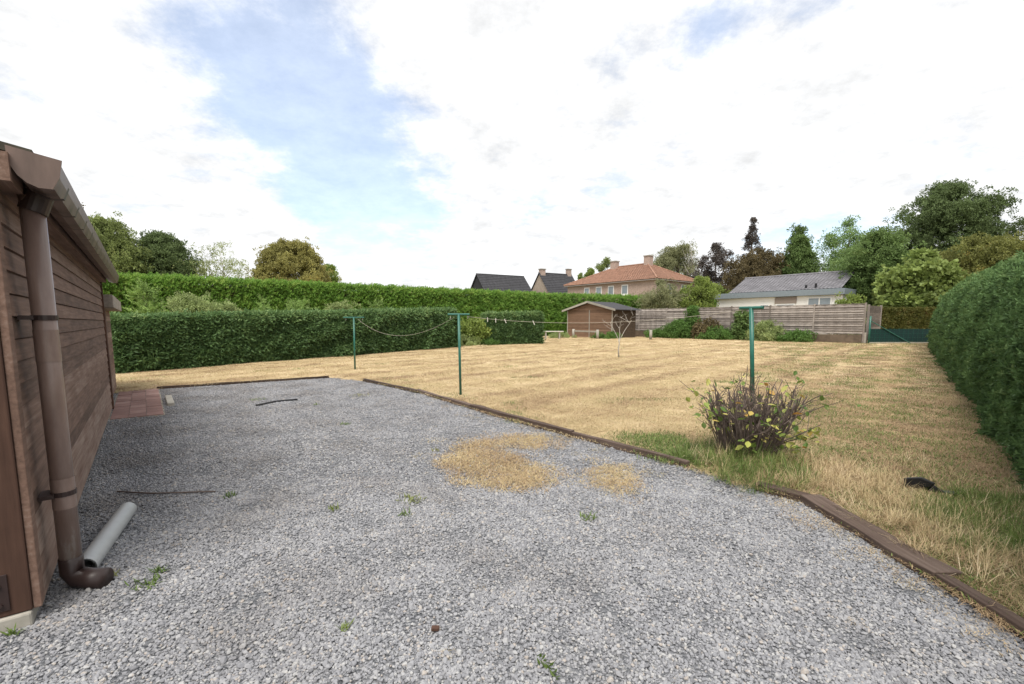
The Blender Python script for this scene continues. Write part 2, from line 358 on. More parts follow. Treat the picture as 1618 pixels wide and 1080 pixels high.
STRAW = leaf_mat('straw_blade', [(0, (.17, .13, .075)), (.2, (.32, .22, .13)), (.42, (.46, .345, .205)), (.6, (.48, .40, .22)), (.8, (.60, .475, .30)), (1, (.68, .57, .40))], .15, .7, .34)
GREENB = leaf_mat('green_blade', [(0, (.06, .095, .025)), (.45, (.12, .18, .045)), (.8, (.20, .26, .075)), (1, (.38, .35, .15))], .35, .5, .6)
STRAW_S = source('straw_tuft', [blades(STRAW, 60, .17, .018, .055, .0045, i, (.8, 1.5), 'straw_tuft') for i in range(6)])
DRYLONG_S = source('dry_grass', [blades(STRAW, 18, .07, .16, .36, .005, 20 + i, (.25, 1.25), 'dry_grass') for i in range(6)])
GREEN_S = source('green_grass', [blades(GREENB, 20, .08, .08, .34, .005, 40 + i, (.3, 1.4), 'green_grass') for i in range(6)])
LAWNGREEN_S = source('green_turf', [blades(GREENB, 30, .15, .025, .065, .006, 60 + i, (.5, 1.4), 'green_turf') for i in range(4)])
def lawn_tufts():
    k = 72000; d = np.exp(rng.uniform(math.log(1.5), math.log(42), k)); x = rng.uniform(-1.25, 1.25, k) * d
    ok = ~inside(x, d, gp2); ok &= x < .9 * d + 1.2; ok &= x > -.52 * d - 5.5
    return x[ok], d[ok]
x, d = lawn_tufts()
sv = -x * .745 + d * .667
tint = .45 + .44 * (np.abs(np.sin(sv * 3.1416 / 1.2 + .25 * sines(x, d, 41, 3.0))) ** .8 * 1.6 - 1) * np.clip((d - 4) / 6, 0, 1) + .30 * sines(x, d, 5, 4.0) + .18 * sines(x, d, 15, .9) - .3 * np.clip((x - .55 * d + .4), 0, 1.2) + rng.normal(0, .1, len(x))
z = .035 + .018 * sines(x, d, 3, 3.0)
greenish = sines(x, d, 9, 2.2) + .35 * np.clip((x - .55 * d), -2, 1) + .25 * (d < 8)
gsel = (greenish > .1) & (rng.uniform(size=len(x)) < .26)
s = .75 + d / 22
q = ~gsel
scatter('dry_grass', STRAW_S, np.stack([x, d, z], -1)[q], rng.uniform(0, 6.28, (q.sum(), 3)) * np.array([0, 0, 1]), s[q], tint[q], label='short straw coloured mown grass over the lawn', cat='grass', kind='stuff')
scatter('green_grass', LAWNGREEN_S, np.stack([x, d, z], -1)[gsel], rng.uniform(0, 6.28, (gsel.sum(), 3)) * np.array([0, 0, 1]), s[gsel], rng.uniform(.2, 1, gsel.sum()), label='thin green blades among the dry lawn', cat='grass', kind='stuff')

# ------------------------------------------------------------------ hedges
def sample_hedge(p0, p1, thick, h0, h1, dens, batter, bump_a, seed, dens_fn=None, backface=.15):
    p0 = np.array(p0[:2]); p1 = np.array(p1[:2]); dv = p1 - p0; L = np.linalg.norm(dv); dv /= L
    nf = np.array([dv[1], -dv[0]])             # front side lies to the right of p0 -> p1
    P = []; Nn = []
    def put(s, z, n3, off):
        hh = h0 + (h1 - h0) * s / L
        return s, z * hh, n3, off
    hm = (h0 + h1) / 2
    kf = int(L * hm * dens); s = rng.uniform(0, L, kf); zt = rng.uniform(0, 1, kf)
    bul = bump_a * sines(s * 1.0, zt * 3, seed, 1.6)
    o = -batter * zt ** 3.6 + bul
    P.append(np.stack([s, o, zt], -1)); Nn.append(np.tile([0, 1, .15], (kf, 1)))
    kt = int(L * thick * dens * .8); s = rng.uniform(0, L, kt); o = -batter - rng.uniform(0, 1, kt) * (thick - batter)
    P.append(np.stack([s, o, 1 + .03 * sines(s, o, seed + 1, 1.2)], -1)); Nn.append(np.tile([0, .15, 1], (kt, 1)))
    for e, sg in ((0, -1), (L, 1)):
        ke = int(thick * hm * dens); o = -rng.uniform(0, thick, ke); zt = rng.uniform(0, 1, ke)
        P.append(np.stack([np.full(ke, e) + sg * bump_a * sines(o, zt * 3, seed + 2, 1.0) - sg * .3 * batter * zt ** 3, o, zt], -1)); Nn.append(np.tile([sg, 0, .15], (ke, 1)))
    kb = int(L * hm * dens * backface); s = rng.uniform(0, L, kb); zt = rng.uniform(0, 1, kb)
    P.append(np.stack([s, -thick + 0 * s, zt], -1)); Nn.append(np.tile([0, -1, .1], (kb, 1)))
    P = np.concatenate(P); Nn = np.concatenate(Nn)
    if dens_fn is not None:
        k = rng.uniform(size=len(P)) < dens_fn(P[:, 0]); P = P[k]; Nn = Nn[k]
    hh = h0 + (h1 - h0) * P[:, 0] / L
    W = np.stack([p0[0] + dv[0] * P[:, 0] + nf[0] * P[:, 1], p0[1] + dv[1] * P[:, 0] + nf[1] * P[:, 1], P[:, 2] * hh], -1)
    NW = np.stack([dv[0] * Nn[:, 0] + nf[0] * Nn[:, 1], dv[1] * Nn[:, 0] + nf[1] * Nn[:, 1], Nn[:, 2]], -1)
    return W, NW, P, dv, nf, L
DARK_CORE = plain('dark_core_brown', (.07, .05, .035), .9, .5, 8)  # dark brown for solid cores; darkens gaps between leaves and boards
def hedge(name, label, p0, p1, thick, h0, h1, src, dens, batter=.1, bump_a=.06, seed=1, dirmix=(1, .2, 0), scl=(.8, 1.3), core_inset=.16, dens_fn=None, scl_fn=None, tintfn=None, group=None):
    root = empty(name, (p0[0], p0[1], 0), 0, label=label, cat='hedge', group=group)
    W, NW, P, dv, nf, L = sample_hedge(p0, p1, thick, h0, h1, dens, batter, bump_a, seed, dens_fn)
    D = NW * dirmix[0] + np.array([0, 0, 1]) * dirmix[1] + np.array([dv[0], dv[1], 0]) * dirmix[2] + rng.normal(0, .38, W.shape)
    s = rng.uniform(scl[0], scl[1], len(W))
    if scl_fn is not None: s = s * scl_fn(P[:, 0])
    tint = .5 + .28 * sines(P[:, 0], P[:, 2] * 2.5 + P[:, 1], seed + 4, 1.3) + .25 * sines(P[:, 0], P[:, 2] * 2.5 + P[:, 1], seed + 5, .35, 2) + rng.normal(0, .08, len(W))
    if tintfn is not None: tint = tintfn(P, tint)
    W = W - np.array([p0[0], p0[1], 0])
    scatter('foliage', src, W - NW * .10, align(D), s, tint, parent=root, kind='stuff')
    c = MB(); i = core_inset
    A = Vector((0, 0, 0)); d3 = Vector((dv[0], dv[1], 0)); n3 = Vector((nf[0], nf[1], 0))
    q0 = A + d3 * i; q1 = A + d3 * (L - i)
    vs = []
    for q, h in ((q0, h0), (q1, h1)):
        vs += [q - n3 * i, q - n3 * (thick - i), q - n3 * (thick - i) + Vector((0, 0, h - i)), q - n3 * (i + batter) + Vector((0, 0, h - i)), q - n3 * (i + batter * .25) + Vector((0, 0, h * .55))]
    c.add(vs, [(4, 3, 2, 1, 0), (5, 6, 7, 8, 9)] + [(k, (k + 1) % 5, 5 + (k + 1) % 5, 5 + k) for k in range(5)])
    c.build('dark_core', DARK_CORE, root)  # solid dark box added to stop see-through and darken leaf gaps
    return root
CYP = leaf_mat('cypress_green', [(0, (.055, .10, .02)), (.3, (.10, .205, .032)), (.65, (.18, .33, .055)), (.92, (.30, .42, .10)), (1, (.30, .21, .11))], .3)
YEW = leaf_mat('yew_green', [(0, (.036, .066, .026)), (.35, (.08, .145, .052)), (.7, (.14, .235, .085)), (1, (.27, .36, .14))], .32)
THU = leaf_mat('thuja_green', [(0, (.036, .062, .026)), (.4, (.085, .155, .056)), (.75, (.135, .225, .08)), (.96, (.22, .30, .12)), (1, (.2, .14, .08))], .28)
BEECH = leaf_mat('beech_green', [(0, (.05, .06, .015)), (.4, (.10, .11, .025)), (.75, (.15, .14, .04)), (1, (.22, .13, .05))], .3)
CYP_S = source('cypress_spray', [spray(CYP, .46, i, 14, .014) for i in range(7)])
YEW_S = source('yew_clump', [leaf_clump(YEW, 26, .11, .07, .028, i, .3) for i in range(7)])
THU_S = source('thuja_spray', [spray(THU, .23, 30 + i, 12, .0095, fan=.48) for i in range(8)])
BEECH_S = source('beech_clump', [leaf_clump(BEECH, 20, .14, .09, .06, i, .3) for i in range(5)])

T0, T1, T2 = (-24.5, 23.7), (5.2, 45.6), (27, 55.5)
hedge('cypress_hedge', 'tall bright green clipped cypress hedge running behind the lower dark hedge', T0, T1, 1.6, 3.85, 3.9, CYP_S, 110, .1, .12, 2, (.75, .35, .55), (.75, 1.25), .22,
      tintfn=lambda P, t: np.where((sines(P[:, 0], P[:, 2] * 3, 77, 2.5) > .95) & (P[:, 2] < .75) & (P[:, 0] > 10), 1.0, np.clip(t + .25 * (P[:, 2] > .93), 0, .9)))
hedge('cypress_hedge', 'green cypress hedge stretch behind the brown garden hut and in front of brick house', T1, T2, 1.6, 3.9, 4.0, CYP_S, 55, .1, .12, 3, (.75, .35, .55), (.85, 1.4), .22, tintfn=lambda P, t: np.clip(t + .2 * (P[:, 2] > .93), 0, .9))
A0 = at(186, 592); A1 = at(722, 549)
hedge('yew_hedge', 'low dark green clipped yew hedge beside the straw strip and brick path', (A0.x, A0.y), (A1.x, A1.y), 1.5, 1.5, 1.92, YEW_S, 210, .12, .15, 5, (1, .25, 0), (.7, 1.8), .2,
      scl_fn=lambda s: 1 + s / 25, tintfn=lambda P, t: np.clip(t * .75 + .42 * np.clip((P[:, 2] - .86) / .1, 0, 1), 0, 1))  # lit top and shaded face put into the leaf tint
B0 = Vector((-1.35, 27.2, 0)); B1 = Vector((1.85, 28.4, 0))
hedge('yew_hedge', 'short block of dark clipped hedge behind the straight clothes line', (B0.x, B0.y), (B1.x, B1.y), 1.5, 1.85, 1.9, YEW_S, 150, .12, .1, 6, (1, .25, 0), (1.3, 2.2), .2,
      tintfn=lambda P, t: np.clip(t * .8 + .5 * np.clip((P[:, 2] - .86) / .1, 0, 1), 0, 1))  # lighter tint painted on the top, where light falls
RH0, RH1 = np.array([25.5, 27.2]), np.array([2.25, 1.25])
hedge('thuja_hedge', 'long dense conifer hedge with rounded top bordering the right side of the lawn', RH0, RH1, 1.9, 2.85, 2.3, THU_S, 1000, .62, .10, 8, (.9, .45, .1), (.55, 1.15), .2,
      dens_fn=lambda s: np.clip(.16 + .84 * np.exp(-(35.0 - s - 4.5) / 5.0), 0, 1), scl_fn=lambda s: 1.0 + np.clip((35.0 - s - 4) / 11, 0, 1.7), tintfn=lambda P, t: np.where((sines(P[:, 0], P[:, 2] * 3, 71, .9) > 1.0) & (P[:, 2] < .8), 1.0, np.clip(t + .25 * np.clip((P[:, 2] - .8) / .2, 0, 1), 0, .93)))  # top tinted paler to imitate light from above; brown spots are real
hedge('beech_hedge', 'brownish green trimmed beech hedge behind the green windbreak mesh', (26.4, 33.6), (31.5, 33.0), 1.2, 2.35, 2.35, BEECH_S, 150, .05, .05, 11, (1, .2, 0), (.8, 1.3), .14)

# ------------------------------------------------------------------ trees and shrubs
BARK = plain('grey_brown_bark', (.16, .13, .10), .95, .4, 9, .02, (1, 1, .25))
PALEBARK = plain('pale_bark', (.38, .35, .31), .9, .3, 8, .005)
def crown_points(shape, n_blobs, per, w, h, z0, seed, blob, dens_out=.6):
    r = np.random.default_rng(seed); C = []
    while len(C) < n_blobs:
        t = r.uniform(0, 1)
        pr = {'round': math.sqrt(max(0, 1 - (2 * t - 1) ** 2)), 'dome': math.sqrt(max(0, 1 - t ** 1.9)), 'cone': (1 - t) ** .85, 'spire': .25 + .75 * (1 - t) ** 2.0 if t < .55 else .30 * (1 - t) / .45 + .03}[shape]
        a = r.uniform(0, 6.28); q = pr * r.uniform(.12, 1) ** dens_out * r.uniform(.9, 1.14)
        if r.uniform() > .25 + .75 * pr: continue
        C.append((w * q * math.cos(a), w * q * math.sin(a), z0 + h * t, pr))
    C = np.array(C); br = blob * (.45 + .65 * C[:, 3]) * r.uniform(.7, 1.25, len(C))
    P = []; D = []; T = []
    for c, b in zip(C, br):
        d = r.normal(size=(per, 3)); d /= np.linalg.norm(d, axis=1, keepdims=True); q = np.abs(r.normal(0, .62, (per, 1))) + .08
        p = d * q * b * np.array([1, 1, .8]); P.append(c[:3] + p); o = d + np.array([0, 0, .35]) + .35 * c[:3] * np.array([1, 1, 0]) / max(w, .1); D.append(o + r.normal(0, .3, o.shape)); T.append(np.full(per, r.uniform(.15, .85)))
    return C, np.concatenate(P), np.concatenate(D), np.concatenate(T)
def tree(name, label, pos, height, w, shape, src, nb=60, per=45, z0=.25, seed=1, blob=None, scl=(.8, 1.3), limbs=14, trunk=None, bark=None, cat='tree', group=None, dens_out=.6, tshift=0.0):
    root = empty(name, (pos[0], pos[1], 0), label=label, cat=cat, group=group)
    blob = blob or w * .3; zb = height * z0; h = height - zb - blob * .3
    C, P, D, T = crown_points(shape, nb, per, w - blob * .45, h, zb, seed, blob, dens_out)
    scatter('crown', src, P, align(D), rng.uniform(scl[0], scl[1], len(P)), np.clip(T + tshift, 0, 1), parent=root, kind='stuff')
    r = random.Random(seed); tr = trunk or max(.03, height * .02); m = MB()
    top = zb + h * .8
    pts = [Vector((0, 0, -.05))] + [Vector((r.gauss(0, .015) * height * k / 5, r.gauss(0, .015) * height * k / 5, top * k / 5)) for k in range(1, 6)]
    m.tube(pts, [tr * (1.25 if k == 0 else 1 - .17 * k) for k in range(6)], 8)
    m.build('trunk', bark or BARK, root, smooth=True)
    lm = MB()
    for c in C[:limbs * 2:2] if len(C) > limbs * 2 else C[:limbs]:
        e = Vector(c[:3]); zz_ = max(min(e.z * .75, top * .95), zb * .7); k = zz_ / top * 5; i = min(4, int(k)); s = pts[i].lerp(pts[i + 1], k - i) if i >= 0 else pts[0]
        mid = s.lerp(e, .5) + Vector((r.gauss(0, .06), r.gauss(0, .06), -.05)) * (e - s).length
        lm.tube([s, mid, e], [tr * .42, tr * .26, tr * .07], 5)
    lm.build('limbs', bark or BARK, root, smooth=True, kind='stuff')
    return root
def lm_(nm, c, spread=.45, warm=None, tr=.4):
    c = sc(c, 2.0)
    w = warm or sc(c, 1.75)
    return leaf_mat(nm, [(0, sc(c, .5)), (.4, c), (.8, sc(c, 1.4)), (1, w)], tr)
def clumps(nm, mat, n=18, rad=.32, ll=.2, lw=.13, k=5): return source(nm, [leaf_clump(mat, n, rad, ll, lw, 90 + i, .2) for i in range(k)])
S_OLIVE = clumps('olive_leaves', lm_('leaf_olive', (.10, .122, .042), warm=(.26, .24, .08)))
S_DARK = clumps('dark_leaves', lm_('leaf_dark', (.058, .08, .032)))
S_BIRCH = clumps('birch_leaves', lm_('leaf_birch', (.15, .17, .07), warm=(.32, .30, .12)), 12, .3, .15, .1)
S_BROWN = clumps('bronze_leaves', lm_('leaf_bronze', (.14, .132, .045), warm=(.34, .24, .07)), 20, .3, .18, .13)
S_LIME = clumps('lime_leaves', lm_('leaf_lime', (.10, .13, .032), warm=(.30, .31, .08)))
S_PURP = clumps('purple_leaves', lm_('leaf_purple', (.055, .047, .042), warm=(.14, .12, .08)), 14)
S_COPPER = clumps('copper_leaves', lm_('leaf_copper', (.068, .055, .028), warm=(.17, .12, .05)))
S_MID = clumps('mid_leaves', lm_('leaf_mid', (.07, .105, .035), warm=(.17, .2, .06)))
S_LIGHT = clumps('light_leaves', lm_('leaf_light', (.10, .15, .055), warm=(.2, .24, .08)), 14, .34, .18, .1)
S_AUT = clumps('autumn_leaves', lm_('leaf_autumn', (.095, .10, .03), warm=(.34, .19, .04)))
S_CATALPA = clumps('catalpa_leaves', lm_('leaf_catalpa', (.10, .13, .038), warm=(.34, .34, .09)), 9, .42, .42, .34)
S_GREY = clumps('grey_leaves', lm_('leaf_grey', (.12, .125, .065), warm=(.26, .24, .13)), 14, .22, .13, .07)
S_VAR = clumps('variegated_leaves', lm_('leaf_variegated', (.14, .17, .07), warm=(.34, .36, .18)), 16, .16, .1, .06)
CON = lm_('leaf_young_conifer', (.105, .155, .045), warm=(.24, .30, .1)); CON_S = source('young_conifer_spray', [spray(CON, .45, 50 + i, 8, .022) for i in range(5)])
S_IVY = clumps('ivy_leaves', lm_('leaf_ivy', (.055, .10, .025), warm=(.17, .17, .05)), 16, .16, .1, .08)
def T(name, label, px, d, topy, wpx, shape, src, **kw):
    x = (px - 809) / F * d; hgt = H + (HOR - topy) / F * d; w = wpx / 2 / F * d
    return tree(name, label, (x, d), hgt, w, shape, src, **kw)
# beyond the left hedge
T('broadleaf_tree', 'large olive green round tree beyond the tall hedge next to shed roof', 185, 56, 350, 112, 'round', S_OLIVE, nb=170, per=34, z0=.15, seed=1, blob=1.5)
T('broadleaf_tree', 'dark green round tree between olive tree and thin pale birch', 270, 60, 373, 92, 'round', S_DARK, nb=150, per=34, z0=.15, seed=2, blob=1.3)
T('birch_tree', 'sparse pale birch with sky showing through its thin crown', 358, 62, 380, 84, 'round', S_BIRCH, nb=42, per=16, z0=.3, seed=3, limbs=26, blob=1.3, bark=PALEBARK, trunk=.1)
T('dome_tree', 'dense bronze green dome shaped tree behind the tall hedge', 466, 60, 382, 122, 'dome', S_BROWN, nb=170, per=55, z0=.2, seed=4, blob=1.0, dens_out=.35)
T('small_tree', 'small bright green tree at the foot of the dome shaped tree', 522, 68, 420, 40, 'round', S_LIME, nb=30, per=30, z0=.3, seed=5)
T('thin_tree', 'nearly bare twiggy tree rising behind the shed gutter', 108, 24, 305, 100, 'round', S_COPPER, nb=36, per=3, z0=.35, seed=6, limbs=36, blob=.7, scl=(.3, .5), trunk=.07)
# around the brick house
T('small_tree', 'bright green tree top beside the brick house roof', 923, 98, 419, 30, 'round', S_LIME, nb=26, per=26, z0=.3, seed=7, scl=(1, 1.5))
T('small_tree', 'dark olive tree top behind the brick house chimney', 955, 105, 410, 34, 'round', S_OLIVE, nb=30, per=30, z0=.3, seed=8, scl=(1, 1.6))
T('broadleaf_tree', 'grey green tree right behind the brick house roof', 1068, 88, 388, 84, 'round', S_GREY, nb=110, per=32, z0=.2, seed=9, blob=1.5, scl=(1.6, 2.6))
T('bare_tree', 'bare thin twigs of a leafless tree above the grey green tree', 1088, 84, 375, 50, 'round', S_GREY, nb=36, per=2, z0=.4, seed=10, limbs=36, scl=(.5, .8), trunk=.1, bark=PALEBARK)
T('purple_tree', 'dark purple leaved tree between brick house and white bungalow', 1125, 76, 388, 66, 'round', S_PURP, nb=52, per=34, z0=.2, seed=11)
T('spire_tree', 'purple tree with tall thin ragged spire behind the bungalow', 1180, 72, 350, 96, 'spire', S_PURP, nb=150, per=10, z0=.2, seed=12, blob=.6, scl=(.6, 1.1))
T('copper_tree', 'copper brown bushy tree behind the left end of bungalow roof', 1192, 68, 398, 116, 'round', S_COPPER, nb=130, per=32, z0=.1, seed=13, blob=1.6)
T('broadleaf_tree', 'mid green pointed tree behind the middle of bungalow roof', 1252, 66, 360, 92, 'cone', S_MID, nb=150, per=34, z0=.2, seed=14, blob=1.3)
T('loose_tree', 'light green open crowned tree behind the right end of bungalow roof', 1328, 60, 352, 84, 'round', S_LIGHT, nb=70, per=34, z0=.2, seed=15, blob=1.3)
T('garden_tree', 'leafy green garden tree with forked trunk beside the bungalow', 1372, 42, 370, 88, 'round', S_MID, nb=80, per=50, z0=.28, seed=16, blob=1.1, scl=(.6, 1), trunk=.2, tshift=.1)
T('big_tree', 'very large dark green tree towering above the garden trees', 1484, 62, 294, 200, 'dome', S_DARK, nb=210, per=55, z0=.15, seed=17, blob=1.7, tshift=.12)
T('catalpa_tree', 'small tree with very large yellow green leaves behind beech hedge', 1442, 36.6, 402, 108, 'dome', S_CATALPA, nb=60, per=24, z0=.25, seed=18, blob=.9, scl=(.7, 1.1))
T('autumn_tree', 'green tree turning orange behind the conifer hedge', 1535, 44, 380, 140, 'round', S_AUT, nb=150, per=30, z0=.1, seed=19, blob=1.1, scl=(.7, 1.1))
T('big_tree', 'dark layered tree at the edge behind the conifer hedge', 1640, 56, 292, 150, 'cone', S_DARK, nb=100, per=60, z0=.15, seed=20, blob=1.8)
T('autumn_tree', 'yellow green tree in front of the dark layered tree', 1605, 40, 368, 110, 'round', S_AUT, nb=70, per=44, z0=.15, seed=21, blob=1.2, scl=(.7, 1.1), tshift=.1)
for i, (px, d_, ty, w_) in enumerate(((1560, 34, 430, 120), (1500, 37, 440, 80), (1640, 32, 420, 120))):
    T('hedgerow_bush', ['russet bush low behind the conifer hedge', 'russet bush beside the large leaved tree', 'russet bush behind the near part of conifer hedge'][i], px, d_, ty, w_, 'round', S_AUT, nb=46, per=34, z0=.05, seed=30 + i, scl=(.6, 1), cat='bush')
# shrubs behind the fence and between the hedges
T('shrub', 'tall greyish shrub with dry flower heads in front of brick house', 1042, 47, 444, 92, 'round', S_GREY, nb=66, per=44, z0=.05, seed=40, cat='shrub', scl=(.8, 1.3), blob=.8)
T('shrub', 'yellow green leafy shrub beside the greyish shrub', 1100, 46, 440, 62, 'round', S_LIME, nb=50, per=34, z0=.05, seed=41, cat='shrub', scl=(.6, 1), blob=.7)
T('shrub', 'yellow green shrub just over the fence below bungalow window', 1340, 34.5, 468, 40, 'round', S_LIME, nb=30, per=26, z0=.05, seed=42, cat='shrub', scl=(.6, .9), blob=.5)
T('shrub', 'green shrub at the left end of bungalow', 1128, 58, 455, 60, 'round', S_LIME, nb=36, per=30, z0=.05, seed=43, cat='shrub')
for i, (px, d_, ty, w_, sh, s_, lab, nb_, per_) in enumerate((
        (236, 16.5, 451, 74, 'cone', CON_S, 'pointed young conifer poking above low hedge near the shed', 40, 12),
        (300, 18, 466, 96, 'round', S_VAR, 'pale variegated shrub between low hedge and tall hedge', 50, 30),
        (358, 18.5, 478, 60, 'round', S_VAR, 'small variegated shrub right of the larger variegated one', 30, 26),
        (420, 20, 474, 70, 'cone', CON_S, 'pale feathery conifer behind the middle of the low hedge', 40, 12),
        (475, 21, 470, 80, 'cone', CON_S, 'broad feathery conifer with several tips behind low hedge', 46, 12),
        (545, 23, 480, 80, 'round', S_VAR, 'rounded olive shrub behind the far clothes post', 40, 26),
        (598, 25, 476, 80, 'cone', CON_S, 'light green conifer between the two clothes posts', 40, 12),
        (664, 27, 480, 70, 'cone', CON_S, 'light green conifer near the end of the low hedge', 36, 12),
        (748, 27.5, 508, 50, 'round', S_LIME, 'lime green shrub in the gap between dark hedges', 34, 24))):
    T('shrub', lab, px, d_, ty, w_, sh, s_, nb=nb_, per=per_, z0=.05, seed=60 + i, cat='shrub', scl=(.55, .95), blob=.42, trunk=.03)

# small bare tree on the lawn
bp = at(978, 566); root = empty('bare_sapling', (bp.x, bp.y, .03), label='small pale bare sapling standing alone on the dry lawn', cat='tree')
m = MB(); m.tube([(0, 0, -.05), (-.03, 0, .3), (.0, 0, .55), (-.02, 0, .68)], [.032, .024, .02, .02], 7); m.build('trunk', PALEBARK, root, smooth=True)
rr = random.Random(4)
def twig(mb, p, d, L, r, lev):
    d = d.normalized(); q = p + d * L * .5 + Vector((rr.gauss(0, .04), rr.gauss(0, .04), 0)) * L; e = q + (d + Vector((rr.gauss(0, .2), rr.gauss(0, .2), .1))).normalized() * L * .5
    mb.tube([p, q, e], [r, r * .8, r * .55], 5, False)
    if lev > 0:
        for k in range(3): twig(mb, q.lerp(e, rr.uniform(0, 1)), d + Vector((rr.gauss(0, .7), rr.gauss(0, .7), rr.gauss(.1, .3))), L * rr.uniform(.4, .65), r * .5, lev - 1)
for d_, L in ((Vector((-.42, .1, .9)), .8), (Vector((.5, 0, .85)), .95), (Vector((.1, .3, .9)), .6)):
    m = MB(); twig(m, Vector((-.01, 0, .64)), d_, L, .013, 2); m.build('branch', PALEBARK, root, smooth=True)

# ------------------------------------------------------------------ wooden shed on the left
S0 = at(66, 975)
W_BROWN = wood('weathered_brown_boards', (.18, .112, .084), (2.5, 45, 45), .5, .3, (.28, .21, .172), .006)
W_POST = wood('red_brown_timber', (.075, .04, .028), (22, 22, 1.4), .5, .1, (.15, .085, .058))
PVC_BROWN = plain('brown_plastic', (.14, .097, .08), .42, .35, 3, 0, (3, 3, .8), spec=.4)
def worn_plastic():
    m, t, b = new_mat('worn_brown_plastic'); n = noise(t, 1.0, 6, .7, stretch=(7, 7, 1.6)); n2 = noise(t, 2.2, 4, .6)
    f = math_n(t, 'ADD', math_n(t, 'MULTIPLY', n, .7), math_n(t, 'MULTIPLY', n2, .3))
    t.links.new(ramp(t, f, [(.3, (.13, .086, .072)), (.5, (.20, .14, .118)), (.60, (.25, .185, .16)), (.635, (.34, .29, .26)), (.7, (.36, .31, .28))]), b.inputs['Base Color']); b.inputs['Roughness'].default_value = .34; b.inputs['Specular IOR Level'].default_value = .5
    return m
PVC_WORN = worn_plastic()
PVC_DARK = plain('dark_brown_plastic', (.035, .022, .02), .4, .3, 5, spec=.4)
TILE_DARK = plain('mossy_dark_tile', (.06, .055, .042), .9, .5, 7, .006)
CONC = plain('old_concrete', (.34, .32, .28), .95, .3, 7, .006)
shed = empty('wooden_shed', (S0.x, S0.y, 0), ANG_U, label='brown boarded shed with gutter and downpipe beside the gravel yard', cat='shed')
LW = 6.45
MB().box(.03, LW, .035, 3.4, .02, 2.02).build('wall_core', DARK_CORE, shed)
pm = MB()
for a, b in ((0, 1),):
    m4 = Matrix.Rotation(R(-6), 4, 'X'); pm.box(.05, LW, -.014, .010, 0, .100, m4)
pmesh = pm.mesh('plank'); pmesh.materials.append(W_BROWN)
for k in range(19):
    o = bpy.data.objects.new('plank', pmesh); col.objects.link(o); o.parent = shed; o.location = (0, .008, .06 + k * .105)
MB().box(-.045, .0, .018, .55, .07, 2.2).build('corner_board', W_POST, shed, bevel=.006)
MB().box(-.035, .045, -.012, .017, .07, 2.06).build('corner_strip', W_BROWN, shed, bevel=.004)
MB().box(-.06, LW, .02, 3.4, -.08, .068).build('concrete_footing', CONC, shed, bevel=.01)
hp = MB().box(-.052, -.046, .085, .145, .10, .27).build('hinge_plate', PVC_DARK, shed, bevel=.002)
for zb in (.13, .22): MB().tube([(-.054, .115, zb), (-.062, .115, zb)], .009, 8).build('bolt', PVC_DARK, hp)
MB().box(LW, LW + .05, -.02, .1, .05, 2.0).build('corner_post', W_POST, shed, bevel=.004)
# roof of overlapping tile courses
for k in range(9):
    y0 = -.13 + k * .26; z0 = 2.13 + k * .26 * .38
    mt = MB(); nT = 22
    for j in range(nT):
        x0 = .02 + j * .3; mt.box(x0, x0 + .285, 0, .31, 0, .035, Matrix.Translation((0, y0, z0)) @ Matrix.Rotation(math.atan(.17), 4, 'X'))
        mt.tube([(x0 + .29, y0 - .005, z0 + .03), (x0 + .29, y0 + .29, z0 + .03 + .29 * .17)], .03, 6)
    mt.build('tile_course', TILE_DARK, shed, kind='stuff')
MB().prism([(-.04, -.02, 2.02), (-.04, 3.3, 3.25), (-.04, 3.3, 2.02)], (LW, 0, 0)).build('gable', W_BROWN, shed)
MB().box(-.06, LW + .05, -.07, .0, 2.0, 2.12).build('fascia', W_BROWN, shed)
prof = [(-.075, 2.13), (-.075, 2.06), (-.10, 2.02), (-.15, 2.0), (-.195, 2.005), (-.215, 2.06), (-.225, 2.115)]
def gutter_shell(x0, x1, grow=0.0):
    m_ = MB(); o = [(y - (grow if y < -.03 else 0), z - (grow if z < 2.1 else 0)) for y, z in prof]; i = [(y * .96 - .004, z + .006) for y, z in prof]
    for a in range(len(o) - (2 if grow else 1)):
        m_.add([(x0, *o[a]), (x1, *o[a]), (x1, *o[a + 1]), (x0, *o[a + 1])], [(0, 1, 2, 3)]); m_.add([(x0, *i[a]), (x1, *i[a]), (x1, *i[a + 1]), (x0, *i[a + 1])], [(3, 2, 1, 0)])
    if not grow: m_.add([(x0, *o[-1]), (x1, *o[-1]), (x1, *i[-1]), (x0, *i[-1])], [(0, 1, 2, 3)])
    return m_
gut = gutter_shell(-.02, LW + .12).build('gutter', PVC_BROWN, shed)
MB().prism([(-.03, y, z) for y, z in [(-.06, 2.155), (-.062, 2.11), (-.07, 2.07), (-.088, 2.035), (-.115, 2.008), (-.15, 1.992), (-.195, 1.993), (-.222, 2.05), (-.234, 2.125)]], (.012, 0, 0)).build('end_cap', PVC_BROWN, gut)
for k in range(14): gutter_shell(.12 + k * .46, .165 + k * .46, .02).build('bracket', PVC_DARK, gut)
PX, PY = .25, -.09
pipe = MB().tube([(PX, PY, 2.0), (PX, PY, 1.0), (PX, PY, .15)], .046, 20).build('downpipe', PVC_WORN, shed, smooth=False)
for p_ in pipe.data.polygons: p_.use_smooth = len(p_.vertices) == 4
MB().tube([(PX, PY - .03, 2.02), (PX, PY, 1.93)], .055, 20).build('outlet', PVC_DARK, pipe)
for zc in (1.42, .52): MB().tube([(PX, PY, zc - .012), (PX, PY, zc + .012)], .051, 20).build('pipe_clip', PVC_DARK, pipe); MB().box(PX - .06, PX + .06, PY + .03, -.005, zc - .01, zc + .01).build('clip_arm', PVC_DARK, pipe)
